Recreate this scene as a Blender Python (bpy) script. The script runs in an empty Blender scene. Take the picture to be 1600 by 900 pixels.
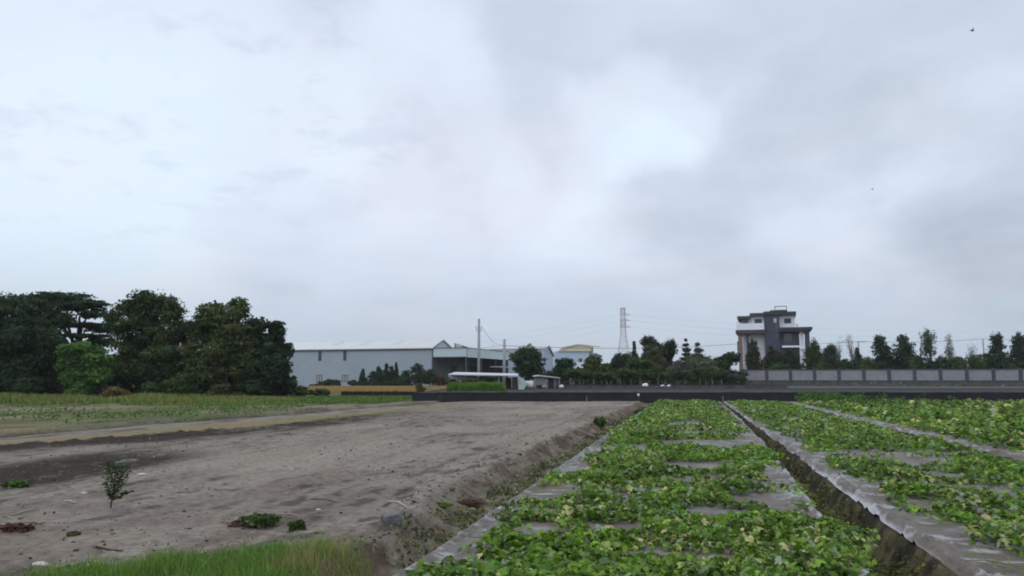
import bpy, math, random
import numpy as np
from mathutils import Vector
R = math.radians
rng = np.random.default_rng(7)
random.seed(7)
sc = bpy.context.scene
COL = sc.collection

# ------------------------------------------------------------------ camera
F = 1200.0; PITCH = math.atan(141 / 1200.0); CH = 1.6
cam_d = bpy.data.cameras.new('camera'); cam = bpy.data.objects.new('camera', cam_d); COL.objects.link(cam)
cam_d.sensor_width = 36; cam_d.lens = 27.0; cam_d.clip_start = 0.05; cam_d.clip_end = 9000
cam.location = (0, 0, CH); cam.rotation_euler = (math.pi / 2 + PITCH, 0, 0)
sc.camera = cam
sc.view_settings.view_transform = 'Standard'; sc.view_settings.look = 'None'
sc.view_settings.exposure = 0.06; sc.view_settings.gamma = 1
sc.view_settings.use_curve_mapping = False
sc.cycles.max_bounces = 6; sc.cycles.diffuse_bounces = 3; sc.cycles.transparent_max_bounces = 8
sc.cycles.filter_width = 1.9

def ray(px, py):
    u = (px - 800) / F; v = (450 - py) / F
    return (u, math.cos(PITCH) - v * math.sin(PITCH), math.sin(PITCH) + v * math.cos(PITCH))
def W(px, py, D):
    d = ray(px, py); return Vector((d[0] / d[1] * D, D, CH + d[2] / d[1] * D))
def X_(px, D):            # sideways place of a column of the photo at a distance
    return W(px, 591, D).x
def Z_(py, D):
    return W(800, py, D).z
TH = math.atan(280 / F * math.cos(PITCH)); ct, st = math.cos(TH), math.sin(TH)
def to_as(X, Y): return X * ct - Y * st, X * st + Y * ct
def to_xy(a, s): return a * ct + s * st, -a * st + s * ct
def G(px, py, z=0.0):     # ground point seen at a pixel
    d = ray(px, py); t = (z - CH) / d[2]; return d[0] * t, d[1] * t

# ------------------------------------------------------------------ sky and sun
SUN_EL, SUN_AZ = 52.0, -40.0            # azimuth from +Y towards +X
w = bpy.data.worlds.new("World"); sc.world = w; w.use_nodes = True
nt = w.node_tree; N = nt.nodes; L = nt.links; N.clear()
def nd(t, **k):
    n = N.new(t)
    for a, b in k.items(): setattr(n, a, b)
    return n
def mth(op, a, b=None, c=None, clamp=False):
    n = nd('ShaderNodeMath', operation=op); n.use_clamp = clamp
    for i, x in enumerate((a, b, c)):
        if x is None: continue
        if hasattr(x, 'is_output'): L.new(x, n.inputs[i])
        else: n.inputs[i].default_value = x
    return n.outputs[0]
def vmth(op, a, b=None, sc_=None):
    n = nd('ShaderNodeVectorMath', operation=op)
    for i, x in enumerate((a, b)):
        if x is None: continue
        if hasattr(x, 'is_output'): L.new(x, n.inputs[i])
        else: n.inputs[i].default_value = x
    if sc_ is not None: n.inputs['Scale'].default_value = sc_
    return n
def noise(vec, scale, detail, rough=0.5, dist=0.0):
    n = nd('ShaderNodeTexNoise'); n.inputs['Scale'].default_value = scale; n.inputs['Detail'].default_value = detail
    n.inputs['Roughness'].default_value = rough; n.inputs['Distortion'].default_value = dist
    L.new(vec, n.inputs['Vector']); return n
def mixc(fac, a, b, mode='MIX'):
    n = nd('ShaderNodeMix', data_type='RGBA', blend_type=mode)
    for k, x in ((0, fac), (6, a), (7, b)):
        if hasattr(x, 'is_output'): L.new(x, n.inputs[k])
        else: n.inputs[k].default_value = x if k == 0 else (*x, 1)
    return n.outputs[2]
tc = nd('ShaderNodeTexCoord'); D0 = vmth('NORMALIZE', tc.outputs['Generated']).outputs[0]
sky = nd('ShaderNodeTexSky', sky_type='NISHITA'); sky.sun_disc = False
sky.sun_elevation = R(SUN_EL); sky.sun_rotation = R(SUN_AZ)
sky.air_density = 1.0; sky.dust_density = 2.0
sepd = nd('ShaderNodeSeparateXYZ'); L.new(D0, sepd.inputs[0]); dz = sepd.outputs[2]
# warp direction by soft noise so cloud masses have torn outlines
wn = noise(D0, 3.2, 5, 0.55)
warp = vmth('SCALE', vmth('SUBTRACT', wn.outputs['Color'], (0.5, 0.5, 0.5)).outputs[0], sc_=0.34).outputs[0]
DW = vmth('NORMALIZE', vmth('ADD', D0, warp).outputs[0]).outputs[0]
def blob(px, py, rad):
    v = Vector(ray(px, py)).normalized()
    dt = vmth('DOT_PRODUCT', DW, tuple(v)).outputs['Value']
    n = nd('ShaderNodeMapRange', interpolation_type='SMOOTHSTEP')
    L.new(dt, n.inputs['Value']); n.inputs['From Min'].default_value = math.cos(rad / F); n.inputs['From Max'].default_value = 1.0
    return n.outputs['Result']
# cloud-plane coordinates
den = mth('ADD', mth('MAXIMUM', dz, 0.0), 0.22)
comb = nd('ShaderNodeCombineXYZ'); L.new(mth('DIVIDE', sepd.outputs[0], den), comb.inputs[0]); L.new(mth('DIVIDE', sepd.outputs[1], den), comb.inputs[1])
comb.inputs[2].default_value = 3.3
n1 = noise(comb.outputs[0], 1.0, 6, 0.5, 0.3)
n2 = noise(comb.outputs[0], 3.6, 6, 0.52, 0.2)
dens = mth('MULTIPLY_ADD', mth('SUBTRACT', n1.outputs[0], 0.5), 1.05, 0.345)
dens = mth('MULTIPLY_ADD', mth('SUBTRACT', n2.outputs[0], 0.5), 0.34, dens)
# dens: 0 bright thin cloud ... 1 dark thick cloud
BL = [(60, 40, 560, -.148), (650, 170, 200, -.099), (1005, 190, 110, -.136), (1025, 240, 60, -.111), (845, 275, 150, -.124), (700, 120, 120, -.062), (60, 330, 420, -.037),
      (1280, 215, 200, .161), (1560, 60, 260, .111), (700, 290, 200, .124), (610, 310, 120, .062), (445, 385, 150, .148), (1180, 20, 260, .074), (820, 10, 170, .124), (520, 30, 110, .062),
      (880, 215, 110, .111), (1060, 360, 150, .124), (1570, 300, 160, .086), (1590, 430, 120, .086), (1220, 320, 120, -.074), (1370, 390, 150, -.086), (640, 390, 110, -.099), (930, 330, 120, -.074), (1540, 215, 130, -.049)]
for px, py, r_, amt in BL:
    dens = mth('MULTIPLY_ADD', blob(px, py, r_), amt * 1.45, dens)
dens = mth('MULTIPLY_ADD', sepd.outputs[0], .16, dens)
dens = mth('ADD', dens, 0.0, clamp=True)
ramp = nd('ShaderNodeValToRGB'); L.new(dens, ramp.inputs[0])
cr = ramp.color_ramp; cr.elements[0].position = 0.0; cr.elements[0].color = (.76, .88, 1.0, 1); cr.elements[1].position = 1.0; cr.elements[1].color = (.35, .42, .53, 1)
e = cr.elements.new(.35); e.color = (.69, .77, .90, 1)
e = cr.elements.new(.65); e.color = (.54, .62, .73, 1)
clouds = ramp.outputs[0]
# horizon veil, blue grey
hz = nd('ShaderNodeMapRange', interpolation_type='SMOOTHSTEP'); L.new(dz, hz.inputs['Value'])
hz.inputs['From Min'].default_value = 0.20; hz.inputs['From Max'].default_value = 0.0; hz.inputs['To Max'].default_value = .8
clouds = mixc(hz.outputs[0], clouds, (.44, .53, .62))
# bright low cloud has a faint warm tone
n4 = noise(comb.outputs[0], 1.7, 3, 0.5, 0.2)
wm_ = nd('ShaderNodeMapRange', interpolation_type='SMOOTHSTEP'); L.new(n4.outputs[0], wm_.inputs['Value']); wm_.inputs['From Min'].default_value = .45; wm_.inputs['From Max'].default_value = .62
lowb = nd('ShaderNodeMapRange', interpolation_type='SMOOTHSTEP'); L.new(dz, lowb.inputs['Value']); lowb.inputs['From Min'].default_value = .48; lowb.inputs['From Max'].default_value = .2
clouds = mixc(mth('MULTIPLY', mth('MULTIPLY', wm_.outputs[0], lowb.outputs[0]), .7), clouds, mixc(1.0, clouds, (1.075, 1.0, .985), 'MULTIPLY'))
# thin broken places where blue shows, high up
n3 = noise(comb.outputs[0], 6.5, 6, 0.6, 0.0)
hole = nd('ShaderNodeMapRange', interpolation_type='SMOOTHSTEP'); L.new(n3.outputs[0], hole.inputs['Value'])
hole.inputs['From Min'].default_value = .50; hole.inputs['From Max'].default_value = .68
hl = mth('MULTIPLY', hole.outputs[0], blob(200, 20, 520)); hl = mth('MULTIPLY', hl, .42)
cl10 = vmth('SCALE', clouds, sc_=10.0).outputs[0]
col = mixc(hl, cl10, vmth('SCALE', sky.outputs[0], sc_=1.0).outputs[0])
below = nd('ShaderNodeMapRange'); L.new(dz, below.inputs['Value']); below.inputs['From Min'].default_value = 0; below.inputs['From Max'].default_value = -.05
col = mixc(below.outputs[0], col, (1.2, 1.15, 1.05))
back_boost = nd('ShaderNodeMapRange', interpolation_type='SMOOTHSTEP'); L.new(sepd.outputs[1], back_boost.inputs['Value']); back_boost.inputs['From Min'].default_value = .1; back_boost.inputs['From Max'].default_value = -.7; back_boost.inputs['To Min'].default_value = 1.0; back_boost.inputs['To Max'].default_value = 1.55  # added boost: sky behind the camera brightened to lift facades facing it
bsc = nd('ShaderNodeVectorMath', operation='SCALE'); L.new(col, bsc.inputs[0]); L.new(back_boost.outputs[0], bsc.inputs['Scale']); col = bsc.outputs[0]
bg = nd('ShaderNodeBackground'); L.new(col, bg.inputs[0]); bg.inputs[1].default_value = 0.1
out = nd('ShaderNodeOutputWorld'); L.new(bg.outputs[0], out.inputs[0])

sun_d = bpy.data.lights.new('sun', 'SUN'); sun = bpy.data.objects.new('sun', sun_d); COL.objects.link(sun)
sun_d.energy = 0.9; sun_d.angle = R(14); sun_d.color = (1, .96, .9)
sv = Vector((math.sin(R(SUN_AZ)) * math.cos(R(SUN_EL)), math.cos(R(SUN_AZ)) * math.cos(R(SUN_EL)), math.sin(R(SUN_EL))))
sun.rotation_euler = sv.to_track_quat('Z', 'Y').to_euler()

# ------------------------------------------------------------------ helpers
def tag(o, label=None, cat=None, group=None, kind=None):
    if label: o['label'] = label
    if cat: o['category'] = cat
    if group: o['group'] = group
    if kind: o['kind'] = kind
    return o
def empty(name, loc, label, cat, group=None, rz=0):
    o = bpy.data.objects.new(name, None); COL.objects.link(o); o.location = loc; o.rotation_euler = (0, 0, rz)
    o.empty_display_size = .1
    return tag(o, label, cat, group)
def link(me, name, mat, parent=None):
    o = bpy.data.objects.new(name, me); COL.objects.link(o)
    if mat: me.materials.append(mat)
    if parent: o.parent = parent
    return o
def npmesh(name, V, Fc, mat, parent=None, col=None, smooth=False):
    """V (n,3); Fc (m,k) faces all with k corners; col (n,3) vertex colours"""
    V = np.asarray(V, np.float32); Fc = np.asarray(Fc, np.int32); m, k = Fc.shape
    if parent is not None: V = V - np.array(parent.location, np.float32)[None]
    me = bpy.data.meshes.new(name)
    me.vertices.add(len(V)); me.vertices.foreach_set('co', V.ravel())
    me.loops.add(m * k); me.loops.foreach_set('vertex_index', Fc.ravel())
    me.polygons.add(m); me.polygons.foreach_set('loop_start', np.arange(0, m * k, k, dtype=np.int32))
    if smooth: me.polygons.foreach_set('use_smooth', np.ones(m, bool))
    me.update(calc_edges=True)
    if col is not None:
        ca = me.color_attributes.new('Col', 'FLOAT_COLOR', 'POINT')
        c4 = np.ones((len(V), 4), np.float32); c4[:, :3] = col
        ca.data.foreach_set('color', c4.ravel())
    return link(me, name, mat, parent)
class MB:
    """collects boxes, prisms, tubes in WORLD coordinates (minus the parent's location)"""
    def __init__(s): s.v = []; s.f = []
    def box(s, x0, x1, y0, y1, z0, z1):
        return s.frame_box((0, 0), 0, x0, x1, y0, y1, z0, z1)
    def frame_box(s, org, rz, x0, x1, y0, y1, z0, z1):
        c, n = math.cos(rz), math.sin(rz); b = len(s.v)
        for z in (z0, z1):
            for x, y in ((x0, y0), (x1, y0), (x1, y1), (x0, y1)):
                s.v.append((org[0] + x * c - y * n, org[1] + x * n + y * c, z))
        s.f += [(b, b+3, b+2, b+1), (b+4, b+5, b+6, b+7), (b, b+1, b+5, b+4), (b+1, b+2, b+6, b+5), (b+2, b+3, b+7, b+6), (b+3, b, b+4, b+7)]
        return s
    def tube(s, pts, rad, n=6):
        pts = [Vector(p) for p in pts]; 
        if not hasattr(rad, '__len__'): rad = [rad] * len(pts)
        b0 = len(s.v)
        for i, p in enumerate(pts):
            t = (pts[min(i+1, len(pts)-1)] - pts[max(i-1, 0)]).normalized()
            u = t.cross(Vector((0, 0, 1)) if abs(t.z) < .9 else Vector((1, 0, 0))).normalized(); v = t.cross(u)
            for k in range(n):
                a = 2 * math.pi * k / n
                s.v.append(tuple(p + (u * math.cos(a) + v * math.sin(a)) * rad[i]))
        for i in range(len(pts) - 1):
            for k in range(n):
                s.f.append((b0 + i*n + k, b0 + i*n + (k+1) % n, b0 + (i+1)*n + (k+1) % n, b0 + (i+1)*n + k))
        s.f.append(tuple(b0 + k for k in range(n))[::-1]); s.f.append(tuple(b0 + (len(pts)-1)*n + k for k in range(n)))
        return s
    def poly(s, pts, thick):
        """polygon (list of 3D pts) extruded by vector thick"""
        b = len(s.v); n = len(pts); t = Vector(thick)
        for p in pts: s.v.append(tuple(p))
        for p in pts: s.v.append(tuple(Vector(p) + t))
        s.f.append(tuple(range(b, b+n))[::-1]); s.f.append(tuple(range(b+n, b+2*n)))
        for i in range(n):
            j = (i+1) % n; s.f.append((b+i, b+j, b+n+j, b+n+i))
        return s
    def build(s, name, mat, parent=None, smooth=False):
        o0 = Vector(parent.location) if parent else Vector((0, 0, 0))
        me = bpy.data.meshes.new(name); me.from_pydata([tuple(Vector(v) - o0) for v in s.v], [], s.f); me.update()
        import bmesh
        bm = bmesh.new(); bm.from_mesh(me); bmesh.ops.recalc_face_normals(bm, faces=bm.faces); bm.to_mesh(me); bm.free()
        if smooth:
            for p in me.polygons: p.use_smooth = True
        return link(me, name, mat, parent)

def vnoise(x, y, seed=0):
    xi = np.floor(x).astype(np.int64); yi = np.floor(y).astype(np.int64); xf = x - xi; yf = y - yi
    def h(i, j):
        n = (i * 374761393 + j * 668265263 + seed * 1442695041) & 0x7fffffff
        n = ((n ^ (n >> 13)) * 1274126177) & 0x7fffffff
        return ((n ^ (n >> 16)) & 0xffff) / 65535.0
    u = xf * xf * (3 - 2 * xf); v = yf * yf * (3 - 2 * yf)
    return (h(xi, yi) * (1-u) + h(xi+1, yi) * u) * (1-v) + (h(xi, yi+1) * (1-u) + h(xi+1, yi+1) * u) * v
def fbm(x, y, o=4, seed=0, g=.5):
    r = 0; a = 1; t = 0
    for i in range(o):
        r = r + a * vnoise(x * 2**i, y * 2**i, seed + i * 17); t += a; a *= g
    return r / t
def ss(e0, e1, x):
    t = np.clip((x - e0) / (e1 - e0), 0, 1); return t * t * (3 - 2 * t)

# ------------------------------------------------------------------ materials
MATS = {}
def mat(name, color, rough=.8, spec=.3, var=.15, scale=3.0, bump=0.0, bscale=20., metal=0., attr=False, transl=0., stripes=None, detail=5, dark=None):
    if name in MATS: return MATS[name]
    m = bpy.data.materials.new(name); m.use_nodes = True; MATS[name] = m
    t = m.node_tree; n = t.nodes; l = t.links; b = n['Principled BSDF']
    b.inputs['Roughness'].default_value = rough; b.inputs['Specular IOR Level'].default_value = spec; b.inputs['Metallic'].default_value = metal
    if attr:
        a = n.new('ShaderNodeAttribute'); a.attribute_name = 'Col'; base = a.outputs['Color']
    else:
        a = n.new('ShaderNodeRGB'); a.outputs[0].default_value = (*color, 1); base = a.outputs[0]
    c = n.new('ShaderNodeTexCoord')
    if var:
        ns = n.new('ShaderNodeTexNoise'); ns.inputs['Scale'].default_value = scale; ns.inputs['Detail'].default_value = detail; l.new(c.outputs['Object'], ns.inputs['Vector'])
        mr = n.new('ShaderNodeMapRange'); l.new(ns.outputs[0], mr.inputs[0]); mr.inputs[1].default_value = .25; mr.inputs[2].default_value = .75
        mr.inputs[3].default_value = 1 - var; mr.inputs[4].default_value = 1 + var
        mx = n.new('ShaderNodeVectorMath'); mx.operation = 'SCALE'; l.new(base, mx.inputs[0]); l.new(mr.outputs[0], mx.inputs['Scale']); base = mx.outputs[0]
    if dark:      # (colour, scale, threshold) : dirt patches
        ns = n.new('ShaderNodeTexNoise'); ns.inputs['Scale'].default_value = dark[1]; ns.inputs['Detail'].default_value = 8; ns.inputs['Roughness'].default_value = .65; l.new(c.outputs['Object'], ns.inputs['Vector'])
        mr = n.new('ShaderNodeMapRange'); l.new(ns.outputs[0], mr.inputs[0]); mr.inputs[1].default_value = dark[2]; mr.inputs[2].default_value = dark[2] + .12
        mx = n.new('ShaderNodeMix'); mx.data_type = 'RGBA'; l.new(mr.outputs[0], mx.inputs[0]); l.new(base, mx.inputs[6]); mx.inputs[7].default_value = (*dark[0], 1); base = mx.outputs[2]
    l.new(base, b.inputs['Base Color'])
    if stripes:   # corrugation along object X/Y
        wv = n.new('ShaderNodeTexWave'); wv.inputs['Scale'].default_value = stripes[0]; wv.bands_direction = stripes[1]; l.new(c.outputs['Object'], wv.inputs[0])
        bp = n.new('ShaderNodeBump'); bp.inputs['Strength'].default_value = .5; bp.inputs['Distance'].default_value = .05; l.new(wv.outputs[1], bp.inputs['Height']); l.new(bp.outputs[0], b.inputs['Normal'])
    elif bump:
        ns = n.new('ShaderNodeTexNoise'); ns.inputs['Scale'].default_value = bscale; ns.inputs['Detail'].default_value = 8; ns.inputs['Roughness'].default_value = .6; l.new(c.outputs['Object'], ns.inputs['Vector'])
        bp = n.new('ShaderNodeBump'); bp.inputs['Strength'].default_value = 1; bp.inputs['Distance'].default_value = bump; l.new(ns.outputs[0], bp.inputs['Height']); l.new(bp.outputs[0], b.inputs['Normal'])
    if transl:
        tr = n.new('ShaderNodeBsdfTranslucent'); l.new(base, tr.inputs[0]); ms = n.new('ShaderNodeMixShader'); ms.inputs[0].default_value = transl
        l.new(b.outputs[0], ms.inputs[1]); l.new(tr.outputs[0], ms.inputs[2]); l.new(ms.outputs[0], n['Material Output'].inputs[0])
    return m
M_leaf = mat('foliage', None, rough=.7, spec=.12, var=.0, attr=True, transl=.22)
M_vine = mat('vine_leaf', None, rough=.55, spec=.2, var=.25, scale=25, attr=True, transl=.25)
M_bark = mat('bark', (.09, .075, .06), var=.35, scale=6, bump=.02, bscale=12)
M_barkp = mat('pale_bark', (.2, .18, .16), var=.3, scale=5)
M_conc = mat('concrete', (.3, .3, .29), var=.2, scale=2, bump=.01, dark=((.12, .12, .11), 1.5, .55))
M_dconc = mat('blackened_concrete', (.016, .016, .018), var=.4, scale=1.2, bump=.01, dark=((.05, .05, .05), .8, .62))
M_cap = mat('concrete_cap', (.09, .09, .09), var=.4, scale=1.5, dark=((.035, .035, .035), 1.3, .52))
M_black = mat('dark_opening', (.012, .013, .016), var=0, rough=.5)
M_glass = mat('window_glass', (.03, .04, .05), rough=.1, spec=.6, var=0)
M_white = mat('white_paint', (.72, .73, .75), var=.06, scale=1)

# ------------------------------------------------------------------ ground (one sheet to the horizon)
def edge_field(s): return np.interp(s, [12, 14, 17, 21, 60], [-16.2, -15.5, -14.2, -13.2, -13.2])
def edge_moss(s): return np.interp(s, [12, 15, 25, 35, 50], [-18.2, -17.3, -15.6, -14.1, -13.8])
def edge_tan(s): return np.interp(s, [10, 18, 26, 45, 60], [-20, -19.1, -18.6, -16.9, -16.0])
def leftbank(s): return -3.45 + .5 * ss(11, 7.5, s)
def bed1_right(s): return np.interp(s, [6, 8, 10, 14, 20, 30, 60], [1.30, 1.33, 1.4, 1.5, 1.62, 1.75, 1.8])
FIELD_END = 53.2
def gheight(a, s):
    X, Y = to_xy(a, s)
    nz = fbm(a * .5, s * .35, 3, 3) - .5
    fine = fbm(a * 5, s * 5, 4, 11, .6) - .5
    z = .10 * nz + .022 * fine
    fieldm = ss(-13.5, -12.5, a) * ss(-3.3, -3.8, a)
    # drag streaks and tracks in the bare field, running along it
    z = z + fieldm * (.035 * (fbm(a * 2.2 + .6 * np.sin(s * .15), s * .22, 4, 21, .6) - .5)) - fieldm * .03 * ss(.58, .7, fbm(a * 6, s * 2.2, 3, 31))
    z = z + .02
    # left furrow: bank down from the bare field, mossy floor, bed edge
    lb = leftbank(s) + .22 * (fbm(s * 1.1, a * 0 + 2, 4, 5, .6) - .5)
    crumble = .30 * (fbm(a * 4, s * 4, 4, 51, .65) - .5)
    d1 = ss(lb - .12, lb + .42, a) * (1 - ss(-2.45, -2.25, a))
    z = z - d1 * (.24 + crumble * .6) + .05 * ss(lb - .7, lb - .15, a) * (1 - ss(lb - .15, lb + .1, a)) * (fbm(s * 2, a * 2, 3, 9) * 2 - .3)
    # beds
    bed = ss(-2.4, -2.2, a)
    z = np.where(a > -2.4, z * .5 + .03 * bed, z)
    # furrow between the beds
    for l_, r_ in ((bed1_right(s), 2.07), (5.55 + 0 * s, 6.08), (10.9 + 0 * s, 11.4), (15.9 + 0*s, 16.4)):
        wob = .05 * (fbm(s * 1.3, a * 0 + l_[0] if hasattr(l_, '__len__') and l_.ndim == 1 else s * 0 + 3, 3, 8) - .5)
        m = ss(l_ + wob - .02, l_ + wob + .16, a) * (1 - ss(r_ + wob - .25, r_ + wob + .0, a + .10 * (fbm(a * 5, s * 5, 3, 92, .6) - .5)))
        z = z - m * .30 + m * .09 * (fbm(a * 8, s * 8, 4, 91, .6) - .5)
    # left side ditches and ridges
    ef = edge_field(s) ; dd = a - ef
    rid = np.exp(-(dd + .1)**2 / .55) * (.02 + .34 * (fbm(a * 5, s * 4.5, 5, 61, .7) - .42)) * ss(40, 20, s)
    z = z + rid
    et = edge_tan(s); z = z - .28 * np.exp(-(a - et)**2 / .2) + .08 * np.exp(-(a - et + .9)**2 / .2)
    z = z + np.exp(-((a + 11.2) / 1.3)**2 - ((s - 10.5) / 3.4)**2) * (-.12 + .28 * (fbm(a * 2.2, s * 1.5, 4, 71, .6) - .5))
    m2 = ss(-19.5, -22, a) * (1 - ss(-60, -90, a)) * ss(80, 60, s)
    z = z + m2 * (.25 * (fbm(a * .35, s * .25, 3, 81) - .45))
    farm = ss(50, 60, np.hypot(a, s))
    return z * (1 - farm)
S = np.concatenate([np.linspace(-400, -20, 12), np.linspace(-12, 2.2, 12), 2.4 * np.exp(np.arange(0, 470) * .0069), ])
S = np.concatenate([S, S[-1] * 1.08 ** np.arange(1, 60)])
fa = np.concatenate([np.arange(-12.5, 7, .06), np.arange(-3.9, -2.1, .025), np.arange(1.2, 2.3, .02), np.arange(5.4, 6.3, .025)])
la = [-12.5]; 
while la[-1] > -4000: la.append(la[-1] - max(.1, min(abs(la[-1]) * .011, 1e9) if abs(la[-1]) < 60 else abs(la[-1]) * .08))
ra = [7.0]
while ra[-1] < 4000: ra.append(ra[-1] + (max(.1, ra[-1] * .016) if ra[-1] < 60 else ra[-1] * .08))
A = np.unique(np.round(np.concatenate([la, fa, ra]), 4))
AA, SS_ = np.meshgrid(A, S)
def gz(a, s): return gheight(np.asarray(a, float), np.asarray(s, float))
ZZ = gheight(AA, SS_)
XX, YY = to_xy(AA, SS_)
def C(r, g, b): return np.array([r, g, b])
def lerp(c, c2, m): return c * (1 - m[..., None]) + c2 * m[..., None]
soil = C(.225, .193, .158); soil2 = C(.175, .15, .126); dark = C(.05, .04, .032); moss = C(.13, .125, .05); red = C(.085, .056, .038); tan = C(.215, .185, .145)
col = np.zeros(AA.shape + (3,)) + C(.11, .11, .06)
n_a = fbm(AA * .45, SS_ * .3, 4, 100); n_b = fbm(AA * 3, SS_ * 3, 4, 120, .6); n_c = fbm(AA * .9, SS_ * .35, 4, 130)
base = lerp(np.zeros(AA.shape + (3,)) + soil, soil2, ss(.35, .65, n_a))
base = lerp(base, C(.17, .135, .11), .55 * ss(.55, .75, n_c))
base = lerp(base, C(.25, .222, .185), .5 * ss(.52, .66, fbm(AA * 1.6, SS_ * .22, 5, 140, .6)))
base = lerp(base, dark, .75 * ss(.56, .68, fbm(AA * 5, SS_ * 1.8, 4, 150, .6)) * ss(.4, .6, n_a))
# near the camera the tilled soil is redder, rubble strewn
near = ss(9.5, 7, SS_) 
base = lerp(base, C(.15, .115, .095), .6 * near * ss(.4, .6, fbm(AA * 2, SS_ * 2, 4, 160, .6)))
for a0, wd_, k_, c_ in ((-4.6, .12, .55, C(.12, .095, .075)), (-6.1, .10, .45, C(.12, .095, .075)), (-7.4, .35, .4, C(.27, .24, .2)), (-9.3, .12, .5, C(.12, .095, .075)), (-10.6, .3, .35, C(.27, .24, .2)), (-12.2, .15, .6, C(.09, .07, .055))):
    ac = a0 + .35 * (fbm(SS_ * .12, AA * 0 + a0, 3, 800) - .5)
    base = lerp(base, c_, k_ * np.exp(-((AA - ac) / wd_)**2) * ss(.35, .55, fbm(AA * 3, SS_ * .8, 4, 801, .6)))
infield = (AA < 40)
col = lerp(col, base, ss(400, 200, np.abs(AA)))
# left strips
ef, em, et = edge_field(SS_), edge_moss(SS_), edge_tan(SS_)
wv_ = .35 * (fbm(AA * 0 + 1.5, SS_ * .5, 3, 170) - .5)
mm = ss(ef + .1 + wv_, ef - .35 + wv_, AA) * ss(em - .3, em + .1, AA)
mossc = lerp(np.zeros(AA.shape + (3,)) + C(.17, .165, .06), C(.2, .15, .085), ss(.4, .62, fbm(AA * .8, SS_ * .12, 3, 180)) * ss(34, 22, SS_))
col = lerp(col, np.zeros_like(col) + 0, mm * 0) ; col = col * (1 - .92 * mm[..., None]) + mossc * .92 * mm[..., None]
rb = 1.5 * np.exp(-((AA - ef - .35) / .85)**2) * ss(40, 22, SS_) * (.35 + .65 * ss(.3, .55, fbm(AA * 2.2, SS_ * .8, 5, 62, .65)))
col = lerp(col, dark * .75, np.clip(rb * 1.1, 0, 1))
tt = ss(em + .1, em - .3, AA) * ss(et - .2, et + .2, AA)
col = lerp(col, tan * .95, tt * .85 * (.45 + .55 * ss(.35, .6, fbm(AA * 1.2, SS_ * .25, 4, 231, .6)))); col = lerp(col, C(.06, .05, .035), tt * .7 * ss(.54, .66, fbm(AA * 2.5, SS_ * .5, 4, 232, .6)))
dl = np.exp(-((AA - et) / .5)**2) * (.6 + .7 * ss(.35, .55, n_b)); col = lerp(col, dark, np.clip(dl * 1.2, 0, 1))
bk = ss(et - .3, et - .8, AA)
mix = fbm(AA * .35, SS_ * .12, 4, 190, .6)
back = lerp(np.zeros(AA.shape + (3,)) + C(.12, .125, .06), C(.2, .165, .115), ss(.45, .6, mix))
back = lerp(back, C(.06, .055, .035), ss(.52, .66, fbm(AA * .8, SS_ * .25, 4, 200, .6)) * .8)
back = lerp(back, C(.21, .17, .09), .7 * ss(30, 20, SS_) * ss(-26, -22, AA) * ss(.35, .5, mix))
col = lerp(col, back, bk)
frw = np.exp(-(((AA - et + 4.2 + .6 * (n_a - .5)) / .35)**2)) + np.exp(-(((AA - et + 1.9 + .6 * (n_a - .5)) / .22)**2)); col = lerp(col, C(.05, .042, .03), np.clip(frw * 1.0 * ss(.3, .5, n_c), 0, 1))
# dug dark patch near
dp = 1.4 * np.exp(-((AA + 11.1) / 1.3)**4 - ((SS_ - 10.8) / 3.9)**4) * ss(.24, .38, fbm(AA * 1.6, SS_ * .9, 4, 210, .6))
col = lerp(col, dark * .8, np.clip(dp * 1.15, 0, 1))
# left furrow colours
lb = leftbank(SS_) + .22 * (fbm(SS_ * 1.1, AA * 0 + 2, 4, 5, .6) - .5)
slope = ss(lb - .15, lb + .05, AA) * (1 - ss(lb + .22, lb + .4, AA))
col = lerp(col, lerp(np.zeros(AA.shape + (3,)) + red, C(.18, .15, .11), ss(.42, .62, fbm(AA * 2.2, SS_ * 1.3, 5, 55, .65))), slope * .9 * ss(.25, .5, fbm(AA * 3, SS_ * 2, 4, 56, .6) + .12))
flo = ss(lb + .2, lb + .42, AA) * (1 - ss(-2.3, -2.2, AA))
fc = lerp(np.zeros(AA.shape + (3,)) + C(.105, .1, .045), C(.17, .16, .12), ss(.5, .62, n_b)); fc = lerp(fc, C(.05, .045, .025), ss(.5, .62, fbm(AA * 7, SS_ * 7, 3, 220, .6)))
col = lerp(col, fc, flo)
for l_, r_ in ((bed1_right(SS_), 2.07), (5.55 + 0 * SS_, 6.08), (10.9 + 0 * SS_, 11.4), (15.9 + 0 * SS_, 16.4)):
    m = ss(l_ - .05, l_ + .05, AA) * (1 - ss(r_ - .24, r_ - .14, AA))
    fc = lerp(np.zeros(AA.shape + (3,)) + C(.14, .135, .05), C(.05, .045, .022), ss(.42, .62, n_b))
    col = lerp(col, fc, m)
    m = ss(r_ - .27, r_ - .17, AA + .1 * (n_b - .5)) * (1 - ss(r_ - .0, r_ + .04, AA)); col = lerp(col, lerp(np.zeros_like(col) + C(.028, .025, .018), C(.085, .075, .04), ss(.46, .62, fbm(AA * 7, SS_ * 6, 5, 225, .65))), m)
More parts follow.
